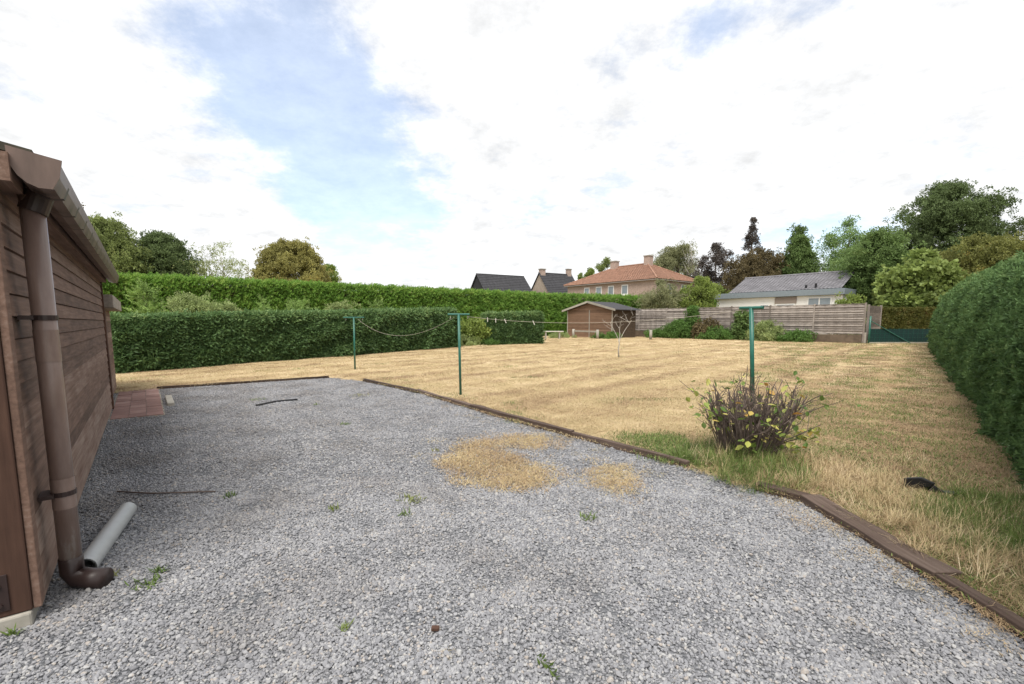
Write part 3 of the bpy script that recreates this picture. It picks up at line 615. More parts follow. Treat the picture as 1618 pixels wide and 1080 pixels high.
MB().tube([(PX, PY, .17), (PX, PY, .09), (PX - .01, PY - .02, .055), (PX - .05, PY - .07, .045), (PX - .10, PY - .135, .046)], [.05, .05, .052, .052, .052], 18).build('elbow', PVC_DARK, pipe, smooth=True)
for zc, rr_ in ((1.36, .0475), (.60, .0475)): MB().tube([(PX, PY, zc - .16), (PX, PY, zc)], rr_, 20, False).build('sleeve', PVC_WORN, pipe, smooth=True)

annex = empty('annex_shed', (S0.x, S0.y, 0), ANG_U, label='small flat roofed annex at the far end of the brown shed', cat='shed')
MB().box(LW + .1, 9.6, .1, 2.4, .02, 1.62).build('wall_core', DARK_CORE, annex)
for k in range(15):
    MB().box(LW + .1, 9.6, .05, .075, 0, .1, Matrix.Translation((0, 0, .06 + k * .104)) @ Matrix.Rotation(R(-4), 4, 'X')).build('plank', W_BROWN, annex)
MB().box(LW + .06, 9.9, -.13, 2.5, 1.62, 1.82).build('roof_slab', wood('grey_board', (.30, .26, .22), (1.5, 25, 25), .3, .1), annex, bevel=.01)
MB().box(LW + .1, LW + .2, -.02, .06, .02, 1.61).build('post', W_POST, annex, bevel=.005)

# brick paver path
PAVER = wood('red_paver', (.235, .135, .115), (6, 6, 6), .22, .35, (.31, .20, .175), .002)
path = empty('brick_path', (S0.x, S0.y, 0), ANG_U, kind='structure')
MB().box(5.55, 10.4, -.64, .02, -.06, .008).build('sand_bed', plain('sand', (.3, .26, .2), .95), path)
tm = MB().box(0, .292, 0, .2, -.03, .02).mesh('paver'); tm.materials.append(PAVER)
for i in range(16):
    for j in range(3):
        o = bpy.data.objects.new('paver', tm); col.objects.link(o); o.parent = path; o.location = (5.58 + i * .297, -.62 + j * .205, random.uniform(-.002, .003)); o.rotation_euler = (random.gauss(0, .004), random.gauss(0, .004), 0)
kb = MB().box(0, 1.05, -.05, .05, -.1, .06)
o = kb.build('kerb_stone', CONC, None, bevel=.012, label='concrete kerb stone beside the red brick path', cat='kerb'); o.location = S0 + U * 6.4 + V_ * .74; o.rotation_euler = (0, 0, ANG_U)

# loose white pipe
a = at(134, 897, .052); b = at(202, 804, .052)
wp = MB(); dd = (b - a).normalized(); wp.tube([a, b], .052, 24, False); wp.tube([b, a], .046, 24, False)
wp.build('plastic_pipe', plain('white_grey_plastic', (.40, .41, .41), .45, .15, 4, spec=.4), None, smooth=True, label='white plastic drain pipe lying on gravel beside the shed', cat='pipe')

# ------------------------------------------------------------------ timber edging
W_SLEEPER = wood('old_sleeper', (.07, .047, .037), (1.5, 30, 30), .5, .3, (.13, .095, .078), .010)
def board(name, p, q, w, h, z, parent, roll=0.0):
    p = Vector(p); q = Vector(q); L = (q - p).length; me_ = MB(); n = max(2, int(L / .25)); r_ = random.Random(int(L * 1000))
    ring = []
    for i in range(n + 1):
        x_ = L * i / n; jy = r_.gauss(0, .006); jz = r_.gauss(0, .004)
        ring.append([(x_, -w / 2 + jy, -h / 2), (x_, w / 2 + jy * .5, -h / 2), (x_, w / 2 + jy, h / 2 + jz), (x_, -w / 2 + jy, h / 2 + jz * .5)])
    vs_ = [v for rg in ring for v in rg]; fs_ = [(3, 2, 1, 0), tuple(4 * n + k for k in range(4))]
    for i in range(n):
        for k in range(4): fs_.append((4 * i + k, 4 * i + (k + 1) % 4, 4 * i + 4 + (k + 1) % 4, 4 * i + 4 + k))
    me_.add(vs_, fs_); o = me_.build(name, W_SLEEPER, parent, bevel=.006)
    o.location = (p.x, p.y, z); o.rotation_euler = (roll, 0, math.atan2(q.y - p.y, q.x - p.x)); return o
for (lab, pp, w, h, z, ext) in (
        ('thick dark sleeper edging the gravel beside the long dry grass', ((1282, 793), (1492, 921)), .16, .11, .004, 0),
        ('half buried dark board end at the foot of the pruned bush', ((1195, 773), (1290, 797)), .10, .07, .025, 0),
        ('low dark board continuing the thick sleeper along the gravel', ((1487, 922), (1618, 1006)), .075, .1, .012, 1.6),
        ('weathered edging board between gravel and lawn near the middle clothes post', ((745, 646), (905, 691)), .07, .11, .03, 0),
        ('weathered edging board ending in the grass by the pruned bush', ((902, 690), (1088, 739)), .06, .10, .02, 0),
        ('rotted edging board between gravel and lawn near the far clothes post', ((575, 602), (662, 621)), .07, .1, .015, 0),
        ('cracked edging board in line with the rotted one', ((660, 620), (747, 646)), .07, .1, .02, 0)):
    base = at(*pp[0]); e_ = empty('timber_edging', base, label=lab, cat='edging'); q_ = at(*pp[1]) - base
    if ext: q_ = q_ + q_.normalized() * ext
    board('board', Vector((0, 0, 0)), q_, w, h, z, e_)
e_ = empty('timber_edging', back_l, label='thin dark board along the back end of the gravel', cat='edging'); board('board', Vector((0, 0, 0)), at(520, 597) - back_l, .035, .08, .02, e_)

# ------------------------------------------------------------------ clothes posts and lines
GREENP = plain('green_painted_steel', (.016, .115, .085), .4, .3, 5, spec=.5)
def post(lab, base, hgt, lean, bar_dir, bar=.62, r_=.03):
    root = empty('clothes_post', (base.x, base.y, .0), label=lab, cat='clothes post')
    top = Vector((lean[0], lean[1], hgt)); MB().tube([(0, 0, -.1), top], r_, 16, True).build('pole', GREENP, root)
    for p_ in root.children[0].data.polygons: p_.use_smooth = len(p_.vertices) == 4
    b_ = Vector(bar_dir).normalized() * bar / 2; MB().tube([top - b_, top + b_], r_ * .78, 14).build('crossbar', GREENP, root)
    for s_ in (-.8, .8):
        h_ = MB(); c_ = top + b_ * s_; h_.tube([c_ + Vector((0, 0, -.03)), c_ + Vector((.015, 0, -.055)), c_ + Vector((0, 0, -.08))], .005, 6); h_.build('hook', PALEBARK, root)
    return Vector((base.x, base.y, 0)) + top, b_
p1 = at(561, 586); p2 = at(728, 626); p3 = Vector((3.92, 7.3, 0))
t1, b1 = post('slim green clothes post in front of the low dark hedge', p1, 1.52, (.02, 0), (1, -.15, .0), .62, .023)
t2, b2 = post('green clothes post with crossbar by the lawn edge', p2, 1.535, (-.02, 0), (1, .15, 0), .40, .023)
t3, b3 = post('thick green clothes post rising out of the cut back bush', p3, 1.62, (-.12, 0), (1, -1.6, .0), .38, .032)
CORD = plain('pale_cord', (.42, .38, .31), .8, .2)
def line(lab, a, b, sag, r_=.003):
    m_ = MB(); pts = [a.lerp(b, k / 24) - Vector((0, 0, sag * 4 * (k / 24) * (1 - k / 24))) for k in range(25)]
    m_.tube(pts, r_, 5); m_.build('clothes_line', CORD, None, label=lab, cat='clothes line'); return pts
line('slack sagging cord between the far and middle clothes posts', t1 + b1 * .4 + Vector((0, 0, -.05)), t2 - b2 * .4 + Vector((0, 0, -.05)), .40)
ln = line('taut cord between the middle and thick clothes posts', t2 + b2 * .8 + Vector((0, 0, -.04)), t3 - b3 * .8 + Vector((0, 0, -.03)), .16, .0027)
PEG = plain('bleached_peg', (.6, .57, .5), .7, .2)
for k in (2.0, 2.8, 3.7, 6.4):
    i = int(k); p_ = ln[i].lerp(ln[i + 1], k - i); m_ = MB(); tl = random.uniform(-.5, .5)
    for s_ in (-1, 1): m_.box(-.006, .006, s_ * .004 - .004 + .004 * s_, s_ * .004 + .004 + .004 * s_, -.055, .025, Matrix.Translation(p_) @ Matrix.Rotation(tl, 4, 'Y') @ Matrix.Rotation(s_ * .07, 4, 'X'))
    m_.build('clothes_peg', PEG, None, label='small pale peg clipped on the taut clothes line', cat='peg', group='pegs on the clothes line')

# ------------------------------------------------------------------ cut back bush, grasses
bb = at(1180, 718); bush = empty('cut_back_bush', (bb.x, bb.y, .02), label='hard pruned purple brown bush with yellow green leaves around the thick clothes post', cat='bush')
STEM = plain('purple_brown_stem', (.13, .10, .088), .85, .4, 12)
sm_ = MB(); rb = random.Random(11); tips = []
def bstem(p, d_, L, r_, lev):
    d_ = d_.normalized(); mid = p + d_ * L * .5 + Vector((rb.gauss(0, .03), rb.gauss(0, .03), 0)); e = mid + (d_ + Vector((rb.gauss(0, .16), rb.gauss(0, .16), .05))).normalized() * L * .5
    sm_.tube([p, mid, e], [r_, r_ * .85, r_ * .7], 5); tips.append((p, mid, e))
    for j in range((2, 2, 0)[2 - lev]):
        t_ = rb.uniform(.25, .9); c_ = p.lerp(mid, t_ * 2) if t_ < .5 else mid.lerp(e, t_ * 2 - 1)
        bstem(c_, d_ + Vector((rb.gauss(0, .55), rb.gauss(0, .55), rb.gauss(.05, .25))), L * rb.uniform(.3, .55), r_ * .6, lev - 1)
for k in range(125):
    a = rb.uniform(0, 6.28); q = .29 * math.sqrt(rb.random()); p = Vector((q * math.cos(a), q * math.sin(a) * .85, 0)); sp = q * 1.15 + rb.gauss(0, .1)
    bstem(p, Vector((math.cos(a) * sp, math.sin(a) * sp, 1)), rb.uniform(.42, .72), rb.uniform(.005, .0095), 2)
ncore = len(tips)
for dx, dy, dz in ((.5, -.2, .28), (.62, -.1, .22), (.46, .1, .45), (-.48, -.1, .48), (.25, -.4, .2), (-.2, -.4, .25)):
    e = Vector((dx, dy, dz)); sm_.tube([(dx * .2, dy * .4, .02), (dx * .6, dy * .8, dz * .65), e], [.008, .006, .003], 5); tips += [(e * .5, e * .75, e)] * 6
sm_.build('stems', STEM, bush, kind='stuff')
LV = obj_leaf_mat('bush_leaf', [(0, (.09, .16, .035)), (.4, (.17, .25, .06)), (.65, (.36, .40, .09)), (.88, (.50, .48, .15)), (1, (.5, .25, .06))])
lf = MB(); lf.add([(0, 0, 0), (.018, .02, .004), (.022, .04, .003), (0, .066, -.006), (-.022, .04, .003), (-.018, .02, .004), (0, .03, -.004)], [(0, 1, 6), (1, 2, 6), (2, 3, 6), (3, 4, 6), (4, 5, 6), (5, 0, 6)])
lme = lf.mesh('leaf'); lme.materials.append(LV)
for k in range(300):
    p, m_, e = rb.choice(tips[ncore:]) if k % 5 == 0 else rb.choice(tips[:ncore]); c_ = m_.lerp(e, rb.uniform(-.4, 1.05)); 
    o = bpy.data.objects.new('leaf', lme); col.objects.link(o); o.parent = bush; out_ = Vector((c_.x, c_.y, 0)).normalized() * rb.uniform(.03, .16) if c_.length else Vector()
    o.location = c_ + out_ + Vector((rb.gauss(0, .03), rb.gauss(0, .03), rb.gauss(0, .02))); o.rotation_euler = (rb.uniform(-.6, 1.5), rb.uniform(-.6, .6), rb.uniform(0, 6.28)); s_ = rb.uniform(.7, 1.5); o.scale = (s_, s_, s_)
def patch(name, src, pix_poly, n, scl, lab, z=.03, tlo=0, thi=1, cat='grass'):
    feather = .16 if cat == 'straw' else 0.0
    q = [at(*p) for p in pix_poly]; xs_ = [p.x for p in q]; ys_ = [p.y for p in q]
    x_ = rng.uniform(min(xs_), max(xs_), n * 4); y_ = rng.uniform(min(ys_), max(ys_), n * 4)
    wob = .16 * sines(x_, y_, 33, .5); ok = inside(x_ + wob, y_ + wob, [(p.x, p.y) for p in q]); x_, y_ = x_[ok][:n], y_[ok][:n]; k = len(x_)
    if feather: x_ = x_ + rng.normal(0, feather, k) * (rng.uniform(size=k) < .22); y_ = y_ + rng.normal(0, feather * 1.3, k) * (rng.uniform(size=k) < .22)
    zz_ = z if z < .02 else z
    scatter(name, src, np.stack([x_, y_, np.full(k, zz_)], -1), rng.uniform(0, 6.28, (k, 3)) * np.array([0, 0, 1]), rng.uniform(scl[0], scl[1], k), np.clip(rng.uniform(tlo, thi, k) + .2 * sines(x_, y_, 34, .8), 0, 1), label=lab, cat=cat, kind='stuff')
patch('long_green_grass', GREEN_S, [(1060, 722), (1115, 700), (1200, 705), (1275, 735), (1290, 775), (1210, 785), (1130, 762)], 230, (.5, 1.05), 'long green grass around the foot of the pruned bush', thi=1.1)
patch('mixed_dry_grass', DRYLONG_S, [(1080, 722), (1150, 700), (1290, 720), (1350, 760), (1300, 790), (1180, 780)], 110, (.4, .8), 'dry blades mixed into the green grass under the bush', tlo=.2)
patch('long_dry_grass', DRYLONG_S, [(1240, 770), (1330, 745), (1440, 770), (1500, 830), (1618, 900), (1700, 1010), (1618, 985), (1480, 895), (1385, 835), (1300, 790)], 560, (.25, .6), 'long straw coloured grass behind the dark sleeper', tlo=.2)
patch('flattened_green_grass', GREEN_S, [(1430, 810), (1520, 785), (1640, 800), (1790, 900), (1740, 990), (1618, 905), (1500, 855)], 900, (.3, .62), 'flattened green grass between sleeper and conifer hedge')
patch('flattened_dry_grass', DRYLONG_S, [(1430, 800), (1640, 790), (1800, 900), (1740, 1000), (1618, 905), (1500, 855)], 130, (.3, .6), 'dry straw mixed into the flattened green grass', tlo=.3)
patch('dry_grass_patch', DRYLONG_S, [(1330, 740), (1450, 730), (1560, 770), (1618, 800), (1500, 790), (1420, 790)], 110, (.3, .6), 'wispy dry grass around the black plastic piece')
patch('green_fringe', LAWNGREEN_S, [(960, 690), (1060, 690), (1120, 720), (1100, 740), (1000, 708)], 160, (.8, 1.5), 'green grass fringe along the weathered edging board')
patch('green_fringe', LAWNGREEN_S, [(540, 592), (600, 598), (720, 625), (860, 665), (850, 674), (745, 641), (600, 604)], 170, (.8, 1.4), 'green weeds along the rotted edging board')
patch('straw_heap', STRAW_S, [(705, 720), (740, 697), (785, 700), (800, 722), (865, 740), (868, 765), (800, 772), (735, 765)], 330, (.7, 1.15), 'large heap of dry straw lying on the gravel', .012, .05, .7, 'straw')
patch('straw_heap', STRAW_S, [(785, 690), (840, 691), (893, 702), (880, 710), (815, 704)], 90, (.7, 1.1), 'narrow strip of straw on gravel by the edging board', .012, .05, .7, 'straw')
patch('straw_heap', STRAW_S, [(935, 742), (965, 737), (1008, 765), (985, 777), (945, 760)], 80, (.6, 1.0), 'small scrap of straw on the gravel near the bush', .012, .1, .8, 'straw')
patch('scattered_straw', STRAW_S, [(1180, 775), (1290, 795), (1480, 920), (1618, 1015), (1618, 1080), (1500, 990), (1330, 860)], 40, (.4, .75), 'thin straw scattered on gravel next to the sleeper', .014, .1, .9, 'straw')
patch('scattered_straw', STRAW_S, [(660, 625), (745, 650), (900, 694), (1080, 742), (1060, 752), (880, 706), (720, 656)], 60, (.3, .6), 'thin straw along the gravel side of the edging board', .014, .1, .9, 'straw')
WLAB = {1: 'wide dry brown weed patch near the rotted edging board', 2: 'flat weed patch beside the black strip on far gravel', 3: 'bright weed tuft at the end of the thin dark stick', 4: 'largest yellow green weed tuft between shed and straw heap', 7: 'mossy weed patch beyond the downpipe elbow', 8: 'tiny weed right beside the downpipe elbow', 11: 'small weed at the shed concrete footing', 14: 'little weed at the edge of the large straw heap'}
for i, (px, py, r_, k) in enumerate(((545, 671, .07, 7), (568, 625, .2, 9), (405, 632, .16, 7), (363, 785, .05, 6), (648, 792, .11, 12), (525, 806, .05, 4), (930, 820, .06, 7), (232, 925, .09, 8), (172, 915, .04, 3), (640, 815, .05, 4), (545, 995, .03, 2), (20, 1005, .03, 3), (250, 905, .04, 4), (500, 640, .06, 4), (690, 713, .05, 4))):
    c_ = at(px, py); m_ = MB(); rw = random.Random(i)
    for j in range(k * 7):
        a_ = rw.uniform(0, 6.28); q_ = r_ * rw.random() ** .7; p_ = Vector((q_ * math.cos(a_), q_ * math.sin(a_), .0)); d_ = Vector((rw.gauss(0, .8), rw.gauss(0, .8), .7)).normalized() * rw.uniform(.02, .055); s_ = Vector((-d_.y, d_.x, 0)).normalized() * .003
        m_.add([p_ - s_, p_ + s_, p_ + d_ * .6 + s_, p_ + d_ * .6 - s_, p_ + d_], [(0, 1, 2, 3), (3, 2, 4)])
    o = m_.build('weed_tuft', None, None, label=WLAB.get(i, 'small green weed tuft growing through the open gravel'), cat='weed', group='weeds in the gravel')
    o.location = (c_.x, c_.y, .008)
    if 'WEED' not in globals(): WEED = obj_leaf_mat('weed_leaf', [(0, (.08, .13, .03)), (.6, (.13, .19, .045)), (1, (.24, .24, .08))])
    o.data.materials.append(WEED)
patch('leaf_litter', STRAW_S, [(150, 1080), (250, 680), (520, 610), (760, 660), (1080, 745), (1500, 1000), (1618, 1080)], 90, (.12, .3), 'small dry bits of litter strewn over the gravel', .012, 0, .7, 'litter')
# cypress sprig, stick and other litter
c_ = at(880, 1058, .02); sg = spray(WEED, .17, 5, 14, .006, fan=.35); o = link('cypress_sprig', sg, None, None, label='cut green conifer sprig lying on the gravel', cat='sprig'); o.location = c_ + Vector((-.08, .06, .012)); o.rotation_euler = (R(92), 0, R(-130) + R(180))
BLACK = plain('black_plastic', (.012, .012, .014), .5, .4, spec=.4)
def stick(lab, pts, r_, mat, nm='stick'):
    MB().tube([at(*p, .02) for p in pts], r_, 6).build(nm, mat, None, smooth=True, label=lab, cat=nm.replace('_', ' '))
stick('thin dark stick lying on gravel beside the shed', ((185, 776), (240, 779), (340, 776)), .006, STEM)
stick('black strip lying on the far gravel', ((405, 640), (435, 634), (470, 631)), .02, BLACK, 'plastic_strip')
c_ = at(1460, 782); bo = empty('plastic_offcut', (c_.x, c_.y, .03), R(-35), label='black broken plastic piece lying in the dry grass', cat='plastic')
MB().prism([(-.13, -.04, .02), (.03, -.035, .05), (.05, -.04, .09), (-.04, -.04, .125), (-.14, -.045, .10)], (.02, .075, -.015)).build('channel', BLACK, bo, bevel=.008); MB().prism([(.02, -.04, .02), (.25, -.02, .0), (.19, -.03, .035), (.12, -.04, .03), (.05, -.04, .075)], (-.02, .06, .0)).build('flap', BLACK, bo, bevel=.006)
c_ = at(688, 1000, .0); MB().box(-.018, .018, -.012, .012, .005, .022).build('brown_chip', W_POST, None, bevel=.004, label='single brown wood chip on the gravel', cat='chip').location = (c_.x, c_.y, .01)

# ------------------------------------------------------------------ fence
W_FENCE = wood('grey_fence_slat', (.23, .20, .18), (1.5, 30, 30), .4, .35, (.36, .32, .29))
FE0 = at(1364, 543); nP = 7; PWID = 2.82
fence = empty('slat_fence', (FE0.x, FE0.y, 0), ANG_U, label='long weathered grey panel fence of horizontal slats in front of bungalow', cat='fence')
sm2 = MB(); nseg = 10
for k in range(nseg):
    x0 = PWID * k / nseg; x1 = PWID * (k + 1) / nseg; y0 = .025 * math.sin(k * math.pi); 
    w0 = .018 * (1 if k % 2 else -1); w1 = -w0
    sm2.add([(x0, w0 + .05, 0), (x1, w1 + .05, 0), (x1, w1, .16), (x0, w0, .16), (x0, w0 + .03, 0), (x1, w1 + .03, 0), (x1, w1 - .02, .16), (x0, w0 - .02, .16)], [(0, 1, 2, 3), (7, 6, 5, 4), (3, 2, 6, 7), (0, 4, 5, 1)])
slat = sm2.mesh('slat'); slat.materials.append(W_FENCE)
fp = MB().box(0, .09, -.09, .02, 0.02, 2.6).mesh('post'); fp.materials.append(W_FENCE); pc = MB().box(-.09, .14, -.16, -.02, 0, .72).mesh('stub'); pc.materials.append(CONC)
for k in range(nP):
    pn = empty('panel', (k * PWID + .09, 0, 0)); pn.parent = fence
    for j in range(12):
        o = bpy.data.objects.new('slat', slat); col.objects.link(o); o.parent = pn; o.location = (0, (.006 if j % 2 else -.006), .66 + j * .152); o.scale = ((PWID - .1) / PWID, 1, 1)
    MB().box(0, PWID - .1, -.05, .03, .6, .655).build('bottom_rail', W_FENCE, pn); MB().box(0, PWID - .1, -.05, .03, 2.5, 2.55).build('top_rail', W_FENCE, pn)
    for xx in (.02, PWID - .18): MB().box(xx, xx + .06, -.075, -.05, .6, 2.55).build('stile', W_FENCE, pn)
for k in range(nP + 1):
    o = bpy.data.objects.new('post', fp); col.objects.link(o); o.parent = fence; o.location = (k * PWID - .005, 0, 0)
    if k < 2 or k in (5,): o = bpy.data.objects.new('concrete_stub', pc); col.objects.link(o); o.parent = fence; o.location = (k * PWID, -.02, 0)
MB().box(.1, nP * PWID, .05, .12, 0, .58).build('plinth', plain('brown_plinth', (.13, .10, .075), .95, .4, 3), fence)
# return panel going back
fr = empty('slat_fence', (FE0.x + .5 * V_.x, FE0.y + .5 * V_.y, 0), math.atan2(V_.y, V_.x), label='darker fence panel turning back behind the green mesh', cat='fence')
for j in range(12):
    o = bpy.data.objects.new('slat', slat); col.objects.link(o); o.parent = fr; o.location = (0, 0, .6 + j * .152)
for xx in (0, PWID): MB().box(xx, xx + .08, -.06, .06, 0, 2.5).build('post', W_FENCE, fr)
# green mesh fence
MESHG = plain('green_windbreak', (.008, .032, .030), .7, .35, 40, .004); 
gf = empty('mesh_fence', (FE0.x + .25, FE0.y - .1, 0), 0, label='low green windbreak mesh fence between slat fence and conifer hedge', cat='fence')
MB().tube([(0, 0, 0), (0, 0, 1.75)], .05, 10).build('post', GREENP, gf, smooth=True)
MB().box(.06, 4.2, -.01, .01, .12, .95).build('windbreak', MESHG, gf)
for k in range(14): MB().box(.06 + k * .3, .066 + k * .3, -.018, -.012, .1, 1.0).build('wire', GREENP, gf)
for k in range(4): MB().box(.06, 4.2, -.024, -.019, .14 + k * .26, .146 + k * .26).build('wire', GREENP, gf)
MB().tube([(.0, -.04, 1.45), (2.6, -.06, .05)], .022, 6).build('brace', GREENP, gf)
MB().box(.0, 4.2, -.05, .05, -.02, .11).build('concrete_base', CONC, gf)
# low wooden rail near the hut
def up(px, py, d): return atd(px, py, d)
rl = empty('low_rail', (at(906, 534).x, at(906, 534).y, 0), label='low old wooden rail on stub posts before the garden hut', cat='rail')
r0 = at(906, 534); r1 = at(944, 536); r2 = at(1028, 537); W_GREY = wood('grey_timber', (.32, .30, .26), (20, 20, 2), .3, .2)
for q in (r0, r1, r2):
    e = q - r0; MB().tube([(e.x, e.y, 0), (e.x, e.y, .78)], .11, 10).build('post', W_GREY, rl, smooth=True)
MB().bar((0, 0, .62), (r1 - r0) + Vector((0, 0, .62)), .06, .13).build('rail', W_GREY, rl)
bn = at(873, 536); be = empty('garden_bench', (bn.x, bn.y, 0), R(6), label='pale plank bench between dark hedge block and garden hut', cat='bench')
MB().box(-.85, .85, -.2, .2, .60, .67).build('seat', plain('pale_plank', (.5, .48, .43), .8, .2), be, bevel=.01)
for xx in (-.6, .5):
    MB().box(xx, xx + .09, -.15, .15, 0, .6).build('leg', W_GREY, be)
# ivy and weeds along the fence
def fence_bush(lab, t, out, hgt, wid, src, seed, nb=40, per=26, nm='fence_bush'):
    p = FE0 + U * t - (-V_) * 0 + V_ * (-out); tree(nm, lab, (p.x, p.y), hgt, wid, 'dome', src, nb=nb, per=per, z0=.02, seed=seed, blob=.4, scl=(.7, 1.2), cat='plant', trunk=.03, limbs=6)
fence_bush('ivy mass spilling down at the foot of fence', 12.4, .7, 1.5, 1.5, S_IVY, 80, 60, 30, 'ivy_plant')
fence_bush('ivy climbing over the top of the fence', 11.6, .2, 2.75, .6, S_IVY, 81, 60, 26, 'ivy_plant')
fence_bush('reddish creeper at the fence foot beside the ivy', 9.9, .6, 1.5, 1.2, S_COPPER, 82, 26, 12, 'creeper_plant')
fence_bush('green weeds under the creeper', 9.0, .9, .9, 1.4, S_IVY, 83, 40, 26)
fence_bush('thin green climber on the fence behind thick clothes post', 7.6, .2, 2.5, .5, S_MID, 84, 18, 10, 'climber_plant')
fence_bush('pale green weedy shrub at the fence foot', 5.6, .7, 1.35, 1.2, S_VAR, 85, 40, 26)
fence_bush('low weeds beside the concrete stub', 3.6, .7, .65, 1.1, S_IVY, 86, 26, 20)
fence_bush('low green weeds at the foot of ivy', 14.4, .9, .7, 1.2, S_IVY, 87, 26, 20)
for i, (px, py, hh, ww, s_, lab) in enumerate(((735, 546, .55, 1.3, S_VAR, 'low grassy hump before the gap in the hedges'), (775, 545, .4, .9, S_IVY, 'low weeds at the foot of the hedge block'), (960, 535, .5, 1.6, S_IVY, 'weeds around the low wooden rail'), (885, 534, .45, 1.2, S_VAR, 'weeds beside the pale bench'))):
    q = at(px, py); tree('weed_clump', lab, (q.x, q.y), hh, ww, 'dome', s_, nb=26, per=18, z0=.02, seed=95 + i, blob=.25, scl=(.5, .9), cat='weeds', trunk=.015, limbs=4)

# ------------------------------------------------------------------ buildings
GLASS = plain('window_glass', (.22, .26, .29), .12, .25, 1.5, spec=.6); WHITE = plain('white_paint', (.78, .78, .76), .6, .06, 3)
def tiled(mb, e0, e1, r0, r1, rows, tile=.3, lift=.045):
    e0, e1, r0, r1 = map(Vector, (e0, e1, r0, r1)); nrm = (e1 - e0).cross(r0 - e0 if (r0 - e0).length > .01 else r1 - e0).normalized()
    if nrm.z < 0: nrm = -nrm
    for i in range(rows):
        t0, t1 = i / rows, (i + 1) / rows
        a, b, c, d_ = e0.lerp(r0, t0), e1.lerp(r1, t0), e1.lerp(r1, t1), e0.lerp(r0, t1)
        n_ = max(2, int((b - a).length / tile) * 2)
        lo = [a.lerp(b, k / n_) + nrm * (lift + (.035 if k % 2 else 0)) for k in range(n_ + 1)]; hi = [d_.lerp(c, k / n_) + nrm * (.0 + (.035 if k % 2 else 0)) for k in range(n_ + 1)]
        dn = [p - nrm * lift for p in lo]; N_ = n_ + 1
        mb.add(lo + hi + dn, [(k, k + 1, N_ + k + 1, N_ + k) for k in range(n_)] + [(2 * N_ + k, 2 * N_ + k + 1, k + 1, k) for k in range(n_)])
    return mb
def brick_mat(name, c, mortar, s):
    m, t, b = new_mat(name); tcn = N(t, 'ShaderNodeTexCoord'); bt = N(t, 'ShaderNodeTexBrick'); bt.inputs['Scale'].default_value = s
    sp = N(t, 'ShaderNodeSeparateXYZ'); t.links.new(tcn.outputs['Object'], sp.inputs[0]); cb = N(t, 'ShaderNodeCombineXYZ'); t.links.new(math_n(t, 'ADD', sp.outputs[0], sp.outputs[1]), cb.inputs[0]); t.links.new(sp.outputs[2], cb.inputs[1])
    t.links.new(cb.outputs[0], bt.inputs['Vector']); bt.inputs['Color1'].default_value = (*c, 1); bt.inputs['Color2'].default_value = (*sc(c, .6), 1); bt.inputs['Mortar'].default_value = (*mortar, 1); bt.inputs['Mortar Size'].default_value = .03
    bt.inputs['Bias'].default_value = -.2; nz = noise(t, 1.3, 4); mx = N(t, 'ShaderNodeMix'); mx.data_type = 'RGBA'; mx.blend_type = 'MULTIPLY'; mx.inputs[0].default_value = .5
    t.links.new(bt.outputs[0], mx.inputs[6]); t.links.new(ramp(t, nz, [(.3, (.75, .72, .7)), (.7, (1, 1, 1))]), mx.inputs[7]); t.links.new(mx.outputs[2], b.inputs['Base Color']); b.inputs['Roughness'].default_value = .9; return m
def window(parent, x0, x1, z0, z1, y=0.0, mull=0):
    w_ = MB().box(x0, x1, y - .05, y - .005, z0, z1).build('window', WHITE, parent)
    n_ = mull + 1; dx = (x1 - x0 - .08) / n_
    for k in range(n_): MB().box(x0 + .06 + k * dx, x0 + .02 + (k + 1) * dx, y - .056, y - .052, z0 + .08, z1 - .07).build('pane', GLASS, w_)
    return w_
PINKB = brick_mat('pink_brick', (.43, .31, .255), (.45, .40, .36), 3.2)
TERRA = plain('terracotta_tile', (.27, .155, .11), .9, .4, 2.2, 0)
# brick house with hipped tile roof
HC = Vector((.311 * 62, 62, 0)); ze, zr = 7.2, 9.95; LH, DH = 16.4, 10.4
house = empty('brick_house', HC, ANG_U, label='pink brick house with orange hipped tile roof and two chimneys', cat='house')
MB().box(0, LH, -DH, 0, 0, ze).build('wall', PINKB, house)          # local +x runs along U, -y towards the right
ov = .45; E = lambda x, y: Vector((x, y, ze - .05)); 
A_, B_, C_, D_ = E(-ov, ov), E(LH + ov, ov), E(LH + ov, -DH - ov), E(-ov, -DH - ov); R0 = Vector((DH / 2 - .2, -DH / 2, zr)); R1 = Vector((LH - DH / 2 - .6, -DH / 2, zr))
rf = MB(); tiled(rf, B_, A_, R1, R0, 20); tiled(rf, A_, D_, R0, R0, 20); tiled(rf, D_, C_, R0, R1, 20); tiled(rf, C_, B_, R1, R1, 20)
roof = rf.build('roof', TERRA, house)
for a, b in ((A_, R0), (B_, R1), (R0, R1), (D_, R0)): MB().tube([a + Vector((0, 0, .07)), b + Vector((0, 0, .07))], .13, 6).build('ridge_cap', TERRA, roof)
MB().box(-ov, LH + ov, -DH - ov, ov, ze - .22, ze - .1).build('eaves', plain('grey_eaves', (.25, .22, .2), .8), house)
for (x_, y_, zt) in ((DH / 2 - .3, -DH / 2, 11.05), (LH - DH / 2 - .3, -DH / 2 + .3, 10.8)):
    MB().box(x_ - .5, x_ + .5, y_ - .45, y_ + .45, 8.9, zt).build('chimney', PINKB, roof); MB().box(x_ - .58, x_ + .58, y_ - .53, y_ + .53, zt, zt + .14).build('chimney_cap', CONC, roof)
def hx(px):                                    # distance along the left face for a picture column
    k = (px - 809) / F; return (HC.x - k * HC.y) / (k * Uy - Ux)
hmat = house.matrix_basis
